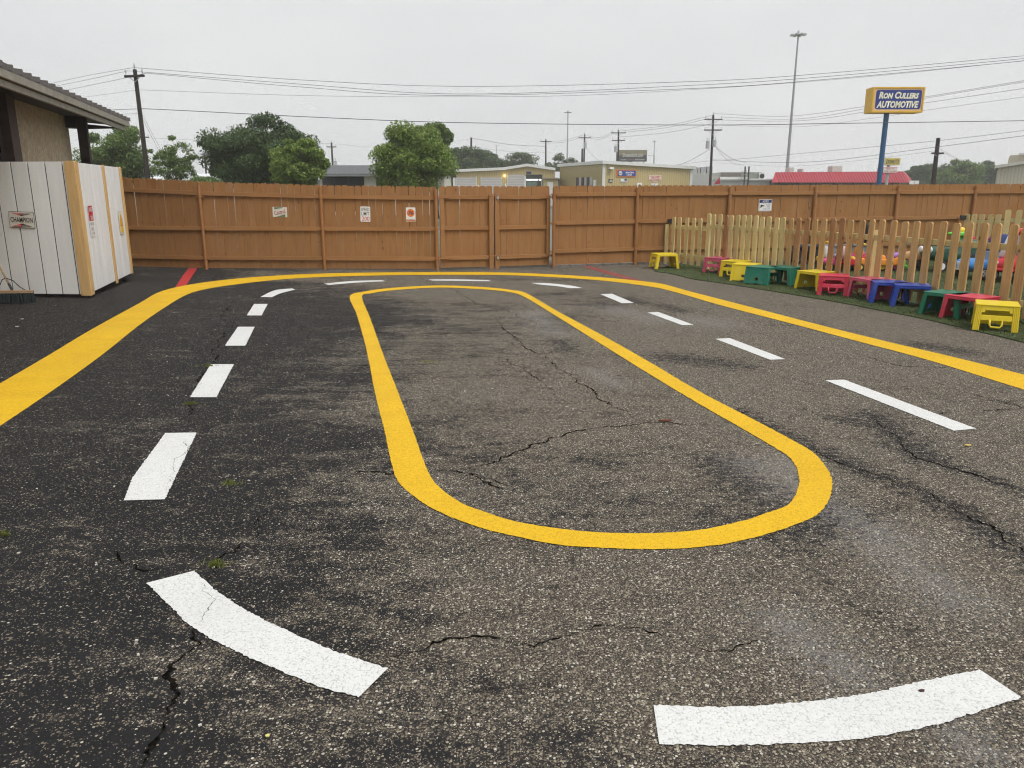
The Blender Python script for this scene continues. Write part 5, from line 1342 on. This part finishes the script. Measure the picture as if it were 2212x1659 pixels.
# left flank with roller doors (the side facing left)
def yl(u):
    k = _ray(u, 400)[0]/_ray(u, 400)[1]; c_, s_ = math.cos(R(22)), math.sin(R(22)); return (C0.x - k*YC) / (s_ + k*c_)
Lb = yl(1244)
for (u0, u1) in ((1247,1256),(1258.5,1267.5),(1270,1280)):
    ya, yb = yl(u0), yl(u1); g.side('garage_door', [(min(ya,yb),0),(max(ya,yb),0),(max(ya,yb),3.3),(min(ya,yb),3.3)], -.05, -.003, m_door); g.side('door_reveal', [(max(ya,yb)-.45,0),(max(ya,yb)+.05,0),(max(ya,yb)+.05,3.32),(max(ya,yb)-.45,3.32)], -.16, -.052, pm((.06,.035,.03), .7))
for k_, (z0, z1) in enumerate(((2.35,3.0),(1.4,2.28))): g.side('price_board', [(yl(1288),z0),(yl(1283),z0),(yl(1283),z1),(yl(1288),z1)], -.08, -.003, c_white)
b = B(); b.box((.9,-.3,zt-.45),(.5,.35,.22)); mk('floodlight', b, c_white, g.r)
# grey sheds between them
g = Bld('metal_shed', 'pale grey lean-to with white eave left of the corner-on garage', (X_(1234,108), 108, 0), 0); wv = X_(1262,108)-X_(1234,108); g.box('wall', 0, wv, 0, 6, 0, Z_(378,108), ribbed('grey_siding', (.42,.42,.38), 1.3)); g.box('roof_edge', -.2, wv, -.3, 6.2, Z_(378,108)+.003, Z_(373.5,108), m_wt)
g = Bld('metal_roof_shed', 'low shed with bright metal roof between the two tan garages', (X_(1200,115), 115, 0), 0); wv = X_(1232,115)-X_(1200,115); g.box('wall', 0, wv, 0, 7, 0, Z_(387,115), pm((.17,.18,.18), .7)); g.side('roof', [(-.4,Z_(387,115)+.004),(7,Z_(372,115)),(7,Z_(371,115)+.2),(-.4,Z_(387,115)+.2)], -.3, wv+.3, m_metroof); g.box('door', wv*.1, wv*.35, -.05, -.003, 0, 2.2, m_wt)
# grey roofed house
Y0 = 58; hx = X_(686, Y0); g = Bld('ranch_house', 'low ranch house with dark grey shingle roof beyond the fence', (hx, Y0, 0), 0); X = lambda u: X_(u, Y0) - hx
zr, ze = Z_(360,Y0+3), Z_(379,Y0-.6); wv = X(965)
g.box('wall', .2, wv-.2, 0, 7, 0, ze+.1, m_brick); g.box('dark_glazing', X(697), X(787), -.03, -.002, .3, Z_(381.5,Y0), M['glass_dark']); g.box('window', X(813), X(832), -.03, -.002, .9, Z_(383,Y0), M['glass_dark']); g.box('window', X(870), X(905), -.03, -.002, .9, Z_(383,Y0), M['glass_dark'])
for u in (722, 752): g.box('mullion', X(u)-.05, X(u)+.05, -.06, -.032, .3, Z_(381.5,Y0), M['black'])
g.side('roof', [(-.7,ze),(3.5,zr),(7.7,ze),(7.7,ze+.12),(3.5,zr+.12),(-.7,ze+.12)], -.2, wv+.2, m_shing); g.box('gutter', -.2, wv+.2, -.80, -.70, ze-.06, ze+.06, pm((.20,.21,.21), .5))
b = B(); b.cyl((X(808),3,zr),(X(808),3,zr+.35),.1,n=8); mk('vent', b, M['galv'], g.r)
# long pale roofs far left
Y0 = 75; g = Bld('long_warehouse', 'long low white roofed warehouse seen behind the left trees', (X_(250,Y0), Y0, 0), R(-3)); wv = X_(800,Y0)-X_(250,Y0); zt = Z_(381,Y0)
g.box('wall', 0, wv, 0, 10, 0, zt-.25, m_gw); g.side('roof', [(-.5,zt-.2),(5,zt+.35),(10.5,zt-.2),(10.5,zt-.35),(-.5,zt-.35)], -.3, wv+.3, pm((.68,.70,.70), .6, .08, 2))
for u in (470, 610): b = B(); b.cyl((X_(u,Y0)-X_(250,Y0),2,zt),(X_(u,Y0)-X_(250,Y0),2,zt+.55),.18,n=8); mk('roof_vent', b, M['galv'], g.r)
# grey flat roofed block and white roofed shop right of the corner garage
Y0 = 118; gx = X_(1470,Y0); g = Bld('flat_block', 'plain grey flat roofed block behind the transformer pole', (gx, Y0, 0), 0); X = lambda u: X_(u,Y0)-gx
g.box('wall', 0, X(1640), 0, 12, 0, Z_(373.5,Y0), m_gw); g.box('parapet', X(1556), X(1642), -.25, 12.2, Z_(380,Y0), Z_(373,Y0)+.05, ribbed('brown_parapet', (.20,.175,.16), 1.4))
for u0, u1, h_ in ((1499,1508,.9),(1509,1514,.7),(1516,1527,.85),(1529,1541,.95)): g.box('rooftop_unit', X(u0), X(u1), 1, 3, Z_(373.5,Y0)+.003, Z_(373.5,Y0)+h_, pm((.33,.34,.34), .6, .2, 2))
Y0 = 95; gx = X_(1550,Y0); g = Bld('white_shop', 'white low shop with green rooftop unit left of the red roofed building', (gx, Y0, 0), 0); X = lambda u: X_(u,Y0)-gx
g.box('wall', X(1553), X(1690), 0, 3, 0, Z_(389,Y0), pm((.60,.62,.62), .7, .06, 2)); g.box('white_roof', X(1551), X(1615), -.4, 3.2, Z_(388.5,Y0)+.05, Z_(382,Y0), pm((.80,.80,.78), .6)); g.box('roof_edge', X(1551), X(1690), -.5, -.41, Z_(390,Y0), Z_(388,Y0), M['galv'])
g.box('roof_edge', X(1615)+.05, X(1690), -.4, 3, Z_(388.5,Y0)+.003, Z_(386,Y0), m_wt); g.front('red_end', [(X(1540),Z_(398,Y0)),(X(1552),Z_(398,Y0)),(X(1551),Z_(382,Y0)),(X(1547),Z_(388,Y0))], -.6, -.51, m_red)
g.box('rooftop_unit', X(1617), X(1642), 1, 3.5, Z_(386,Y0)+.01, Z_(374,Y0), pm((.20,.23,.20), .6, .1, 2)); un = g.box('rooftop_unit', X(1643), X(1655), .8, 3, Z_(386,Y0)+.01, Z_(372.5,Y0), m_wt)
b = B(); b.cyl((X(1649),.75,Z_(380,Y0)),(X(1649),.79,Z_(380,Y0)),.28,n=14); mk('fan', b, M['black'], un)
for u in (1603, 1611): b = B(); b.cyl((X(u),-.8,0),(X(u),-.8,Z_(360,Y0)),.09,n=8); mk('vent_pipe', b, M['pole'], g.r)
b = B()
for k in range(9): b.box((X(1601),-.9,1.6+.3*k),(.5,.04,.04))
for s in (-.25,.25): b.box((X(1601)+s,-.9,2.6),(.04,.04,3.2))
mk('ladder', b, M['galv'], g.r)
# red roofed building
Y0 = 92; gx = X_(1660,Y0); g = Bld('red_roof_shop', 'long shop with red ribbed metal mansard roof behind the blue sign pole', (gx, Y0, 0), 0); X = lambda u: X_(u,Y0)-gx
zt, zb = Z_(372,Y0+1.4), Z_(394,Y0-.3)
g.box('wall', X(1680), X(1950), .9, 4.5, 0, zb+.3, pm((.10,.11,.105), .6, .2, 2))
b = B(); xs0, xs1 = X(1664.5), X(1970); d_ = 1.4
vs = [(xs0,-.3,zb),(xs1,-.3,zb-.02),(xs1-.6,d_,Z_(370.5,Y0+1.4)),(xs0+.9,d_,zt),(xs0+1.9,5,zb),(xs1+1.9,5,zb),(xs1+.9,3.6,zt),(xs0+2.3,3.6,zt)]
b.add(vs, [(0,1,2,3),(1,5,6,2),(5,4,7,6),(4,0,3,7),(3,2,6,7),(0,4,5,1)]); rf = mk('roof', b, m_red, g.r)
rib = None
for k in range(46):
    x_ = xs0 + .95 + (xs1-xs0-1.7)*k/45; b = B(); zt_k = zt + (Z_(370.5,Y0+1.4)-zt)*k/45
    b.tube([(0,-.33,zb),(0,d_-.03,zt_k+.02)], .035, 4); o = mk('seam', b, m_red, rf); o.location = (x_,0,0)
for u0, u1, hh in ((1714,1724,.55),(1808,1830,.7),(1741,1745,.4)): g.box('rooftop_unit', X(u0), X(u1), 1.8, 3.2, zt-.1, zt+hh, pm((.55,.54,.50), .6))
for u in (1680,1720,1760,1800,1840,1880,1925): g.box('column', X(u), X(u)+.18, -.1, .1, 0, zb, M['black'])
for u0, u1 in ((1772,1788),(1902,1908),(1690,1712)): g.box('window_sign', X(u0), X(u1), .82, .88, 1.2, 2.35, pm((.30,.45,.62), .5))
# beige building at the right edge
Y0 = 66; gx = X_(2151,Y0); g = Bld('beige_warehouse', 'beige metal warehouse with raised block at the right edge', (gx, Y0, 0), R(-31)); z0 = Z_(363,Y0)
g.front('wall', [(0,0),(16,0),(16,z0+2.6),(0,z0)], 0, 10, m_beige); g.front('roof_edge', [(-.25,z0-.03),(16,z0+2.61),(16,z0+2.85),(-.25,z0+.21)], -.3, 10.2, pm((.55,.54,.49), .5))
zt = Z_(334,Y0); g.box('raised_block', .75, 16, 1.5, 9, z0-.2, zt, pm((.46,.42,.33), .8, .1, 3)); g.box('raised_roof', 1.35, 16, 1.2, 9.2, zt+.003, zt+.15, pm((.62,.62,.60), .5))
# ------------------------------------------------------------------ pylon sign, shop signs, billboard
Y0 = 50; tl, brr = D(1888,189,Y0), D(1991,242,Y0); cxs, czs = (tl.x+brr.x)/2, (tl.z+brr.z)/2; w, h = brr.x-tl.x, tl.z-brr.z
pp = D(1922, 250, Y0); t_ = thing('pylon_sign', 'yellow and blue RON CULLERS AUTOMOTIVE sign box on a blue pole', 'sign', (cxs, Y0, 0))
m_bp = pm((.012,.085,.20), .45, .1, 4); m_ys = pm((.72,.42,.03), .5, .12, 2); m_yf = pm((.74,.50,.27), .5, .06, 2)
b = B(); b.cyl((pp.x-cxs, .45, -.1), (pp.x-cxs, .45, brr.z-.003), .155, n=18); mk('pole', b, m_bp, t_, smooth=False)
b = B(); b.bb(-w/2, w/2, 0, .95, brr.z, tl.z); mk('cabinet', b, m_ys, t_, bevel=.01)
b = B(); b.bb(-w/2-.03, w/2+.03, -.05, 1.0, tl.z-.06, tl.z+.03); b.bb(-w/2-.03, w/2+.03, -.05, 1.0, brr.z-.03, brr.z+.06); b.bb(-w/2-.03, -w/2+.06, -.05, 1.0, brr.z+.061, tl.z-.061); b.bb(w/2-.06, w/2+.03, -.05, 1.0, brr.z+.061, tl.z-.061); mk('frame', b, m_ys, t_)
s_ = Sign('sign_face', 'blue face with cream italic lettering', (0, 0, czs), 0, parent=t_); s_.lay = .003
s_.panel('border', 0, 0, w-.13, h-.13, m_yf, .01); s_.panel('blue_panel', .02, .01, w-.30, h-.30, pm((.012,.032,.22), .45), .008, .14)
m_let = pm((.80,.77,.60), .5); s_.text('Ron Cullers', .02, h*.185, w*.79, h*.29, m_let, shear=.2, bold=.045, sc=.80, gap=.012); s_.text('AUTOMOTIVE', .0, -h*.19, w*.83, h*.29, m_let, shear=.2, bold=.045, gap=.012)
Y0 = 84; t0 = D(1912,341,Y0); t1 = D(1944,356.5,Y0); w, h = t1.x-t0.x, t0.z-t1.z
t_ = thing('shop_sign', 'yellow DONUTS sign above a white nail shop sign, behind the blue pole', 'sign', ((t0.x+t1.x)/2, Y0, 0))
b = B(); b.cyl((-.2,.4,0),(-.2,.4,t0.z-h*.5),.16,n=10); mk('pole', b, M['galv'], t_); b = B(); b.bb(-w/2,w/2,0,1.3,t1.z,t0.z); mk('cabinet', b, pm((.60,.62,.64), .5), t_)
s_ = Sign('donut_face', 'yellow face with black italic DONUTS', (0,0,(t0.z+t1.z)/2), 0, parent=t_); s_.lay = .003; s_.panel('face', 0,0,w-.06,h-.06, pm((.62,.50,.12), .5), .02); s_.text('DONUTS', 0,-.02,w*.82,h*.6, c_black, shear=.25, bold=.02, gap=.02)
q0, q1 = D(1908,361,Y0), D(1937,374,Y0); w2, h2_ = q1.x-q0.x, q0.z-q1.z; cx2 = (q0.x+q1.x)/2 - (t0.x+t1.x)/2
b = B(); b.bb(cx2-w2/2,cx2+w2/2,0,1.3,q1.z,q0.z); mk('cabinet', b, c_red, t_)
s_ = Sign('nail_face', 'white face with red PRETTY NAILS & SPA', (cx2,0,(q0.z+q1.z)/2), 0, parent=t_); s_.lay = .003; s_.panel('face', 0,0,w2-.08,h2_-.08, pm((.68,.66,.62), .5), .02); s_.text('PRETTY', 0,h2_*.24,w2*.6,h2_*.26, c_red, gap=.02); s_.text('NAILS & SPA', 0,-h2_*.2,w2*.85,h2_*.3, c_red, gap=.02)
Y0 = 80; a0, a1 = D(1965,391,Y0), D(1985,398,Y0); t_ = thing('letter_board', 'small white twin panel sign at the right end of the red roof', 'sign', ((a0.x+a1.x)/2, Y0, 0)); w = a1.x-a0.x
b = B(); b.cyl((0,.1,0),(0,.1,a0.z),.05,n=8); mk('pole', b, M['galv'], t_)
for s in (-1,1): b = B(); b.bb(s*w*.26-w*.22, s*w*.26+w*.22, 0, .08, a1.z, a0.z); mk('panel', b, c_white, t_)
b = B(); b.bb(-w/2-.05,w/2+.05,.081,.14,a0.z-.06,a0.z+.06); mk('frame', b, M['galv'], t_)
Y0 = 155; a0, a1 = D(1332,324,Y0), D(1397,349,Y0); w, h = a1.x-a0.x, a0.z-a1.z
t_ = thing('billboard', 'dark grey and tan highway billboard above the tan garage roof', 'billboard', ((a0.x+a1.x)/2, Y0, 0))
b = B(); b.cyl((-.1,.6,0),(-.1,.6,a1.z),.32,n=12); mk('column', b, m_brown, t_); b = B(); b.bb(-w/2,w/2,0,.5,a1.z,a0.z); mk('panel', b, pm((.07,.07,.075), .6), t_)
b = B(); b.bb(-w/2-.5,w/2+.6,-.9,.2,a1.z-.75,a1.z-.55); 
for k in range(5): b.box((-w/2+w*(k+.5)/5,-.3,a1.z-.3),(.12,.12,.5))
mk('catwalk', b, m_dk, t_); b = B(); b.tube([(w/2+.1,-.5,a1.z-.6),(w/2+1.4,-.5,a1.z-.6),(w/2+1.4,-.5,a1.z+1.1),(w/2+.1,-.5,a1.z+1.1)], .06, 5); mk('guard_rail', b, M['galv'], t_)
s_ = Sign('poster', 'poster with pale script lettering on tan and black', (0,0,(a0.z+a1.z)/2), 0, parent=t_); s_.lay = .003
s_.panel('tan_field', 0,h*.26,w*.97,h*.44, pm((.22,.20,.12), .6, .2, 1), .02); s_.panel('dark_field', 0,-h*.22,w*.97,h*.5, pm((.05,.05,.055), .6, .3, 1), .02)
s_.text('Shottenkirk.com', .2,h*.06,w*.68,h*.32, pm((.62,.62,.58), .5), shear=.25, bold=.01, gap=.03); s_.text('I LOVE', -w*.27,-h*.33,w*.18,h*.11, c_white, gap=.03); s_.text('MAKING', -w*.03,-h*.33,w*.2,h*.11, pm((.4,.16,.14), .5), gap=.03); s_.text('PEOPLE HAPPY', w*.27,-h*.33,w*.32,h*.11, c_white, gap=.03)

# ------------------------------------------------------------------ weeds and litter on the asphalt
def weed(u, v, n, rad, lab, seed):
    r = random.Random(seed); p = G(u, v); b = B()
    for i in range(n):
        a, d = r.uniform(0, 6.28), abs(r.gauss(0, rad)); x_, y_ = d*math.cos(a)*1.3, d*math.sin(a)*.7; l = r.uniform(.012, .035); ll = r.uniform(0, 6.28); w_ = r.uniform(.002,.004)
        b.add([(x_-w_,y_,.003),(x_+w_,y_,.003),(x_+math.cos(ll)*l*.8, y_+math.sin(ll)*l*.8, l)], [(0,1,2)])
    return tag(mk('weed', b, M['weed'], None, loc=(p.x, p.y, 0)), lab, 'weed')
weed(465, 1222, 90, .022, 'small green weed tuft above the curved white dash at lower left', 1); weed(412, 874, 70, .03, 'green weed tuft in the crack below a white dash', 2); weed(498, 1046, 50, .03, 'flat yellowish weed patch right of the near left dash', 3)
weed(6, 1158, 50, .02, 'green weed at the left edge of the picture', 4); weed(450, 792, 70, .04, 'weed tuft in the crack beside the third white dash', 5); weed(925, 783, 40, .05, 'tiny weed by the yellow oval line at mid height', 6)
b = B()
for k in range(420):
    x_, y_ = NR.uniform(-6, 4), 2.1 + 12*NR.random()**2; s = NR.uniform(.002, .0055)
    b.box((x_, y_, s*.4+.001), (s*2.2, s*1.6, s), NR.uniform(0, 3))
tag(mk('gravel', b, pm((.55,.52,.45), .8, .3, 40)), 'loose pale gravel and grit scattered over the asphalt', 'gravel', kind='stuff')
def litter(name, u, v, s, m, lab, rz=0.0):
    p = G(u, v); b = B(); b.prism([(-s[0]/2,0),(-s[0]*.2,-s[1]/2),(s[0]*.35,-s[1]*.4),(s[0]/2,.1*s[1]),(s[0]*.1,s[1]/2)], lambda a, c, d: (a, c, d), .0055, .0055+s[2]); tag(mk(name, b, m, None, loc=(p.x,p.y,0), rz=rz), lab, name.replace('_',' '))
litter('dry_leaf', 1436, 911, (.10,.025,.012), pm((.16,.06,.03), .8), 'brown curled dry leaf on the crack inside the yellow oval', R(5)); litter('bark_chip', 1990, 1496, (.022,.009,.006), pm((.06,.025,.02), .8), 'tiny dark brown chip on the near right white dash'); litter('dry_leaf', 578, 1593, (.014,.012,.004), pm((.70,.62,.20), .8), 'tiny pale yellow leaf on the dark asphalt at the bottom left'); litter('dry_leaf', 2090, 964, (.05,.03,.006), pm((.55,.40,.12), .8), 'tan leaf lying on the asphalt near the right edge')
litter('paper_scrap', 37, 706, (.05,.03,.003), c_white, 'white paper scrap on the dark asphalt before the enclosure'); litter('paper_scrap', 48, 690, (.045,.025,.003), c_white, 'second white scrap nearer the broom')

# ------------------------------------------------------------------ damp grey air
HAZE = 0.0009
b = B(); b.bb(-620, 620, -620, 650, -1.2, 40)
hz, t, bs = nodes('haze_air'); t.nodes.remove(bs)
pv = t.nodes.new('ShaderNodeVolumePrincipled'); pv.inputs['Color'].default_value = (.985,.99,1.0,1); pv.inputs['Density'].default_value = HAZE; pv.inputs['Anisotropy'].default_value = .2
L(t, pv.outputs[0], t.nodes['Material Output'].inputs['Volume'])
tag(mk('haze', b, hz), 'thin grey haze over the far buildings', 'haze', kind='stuff')
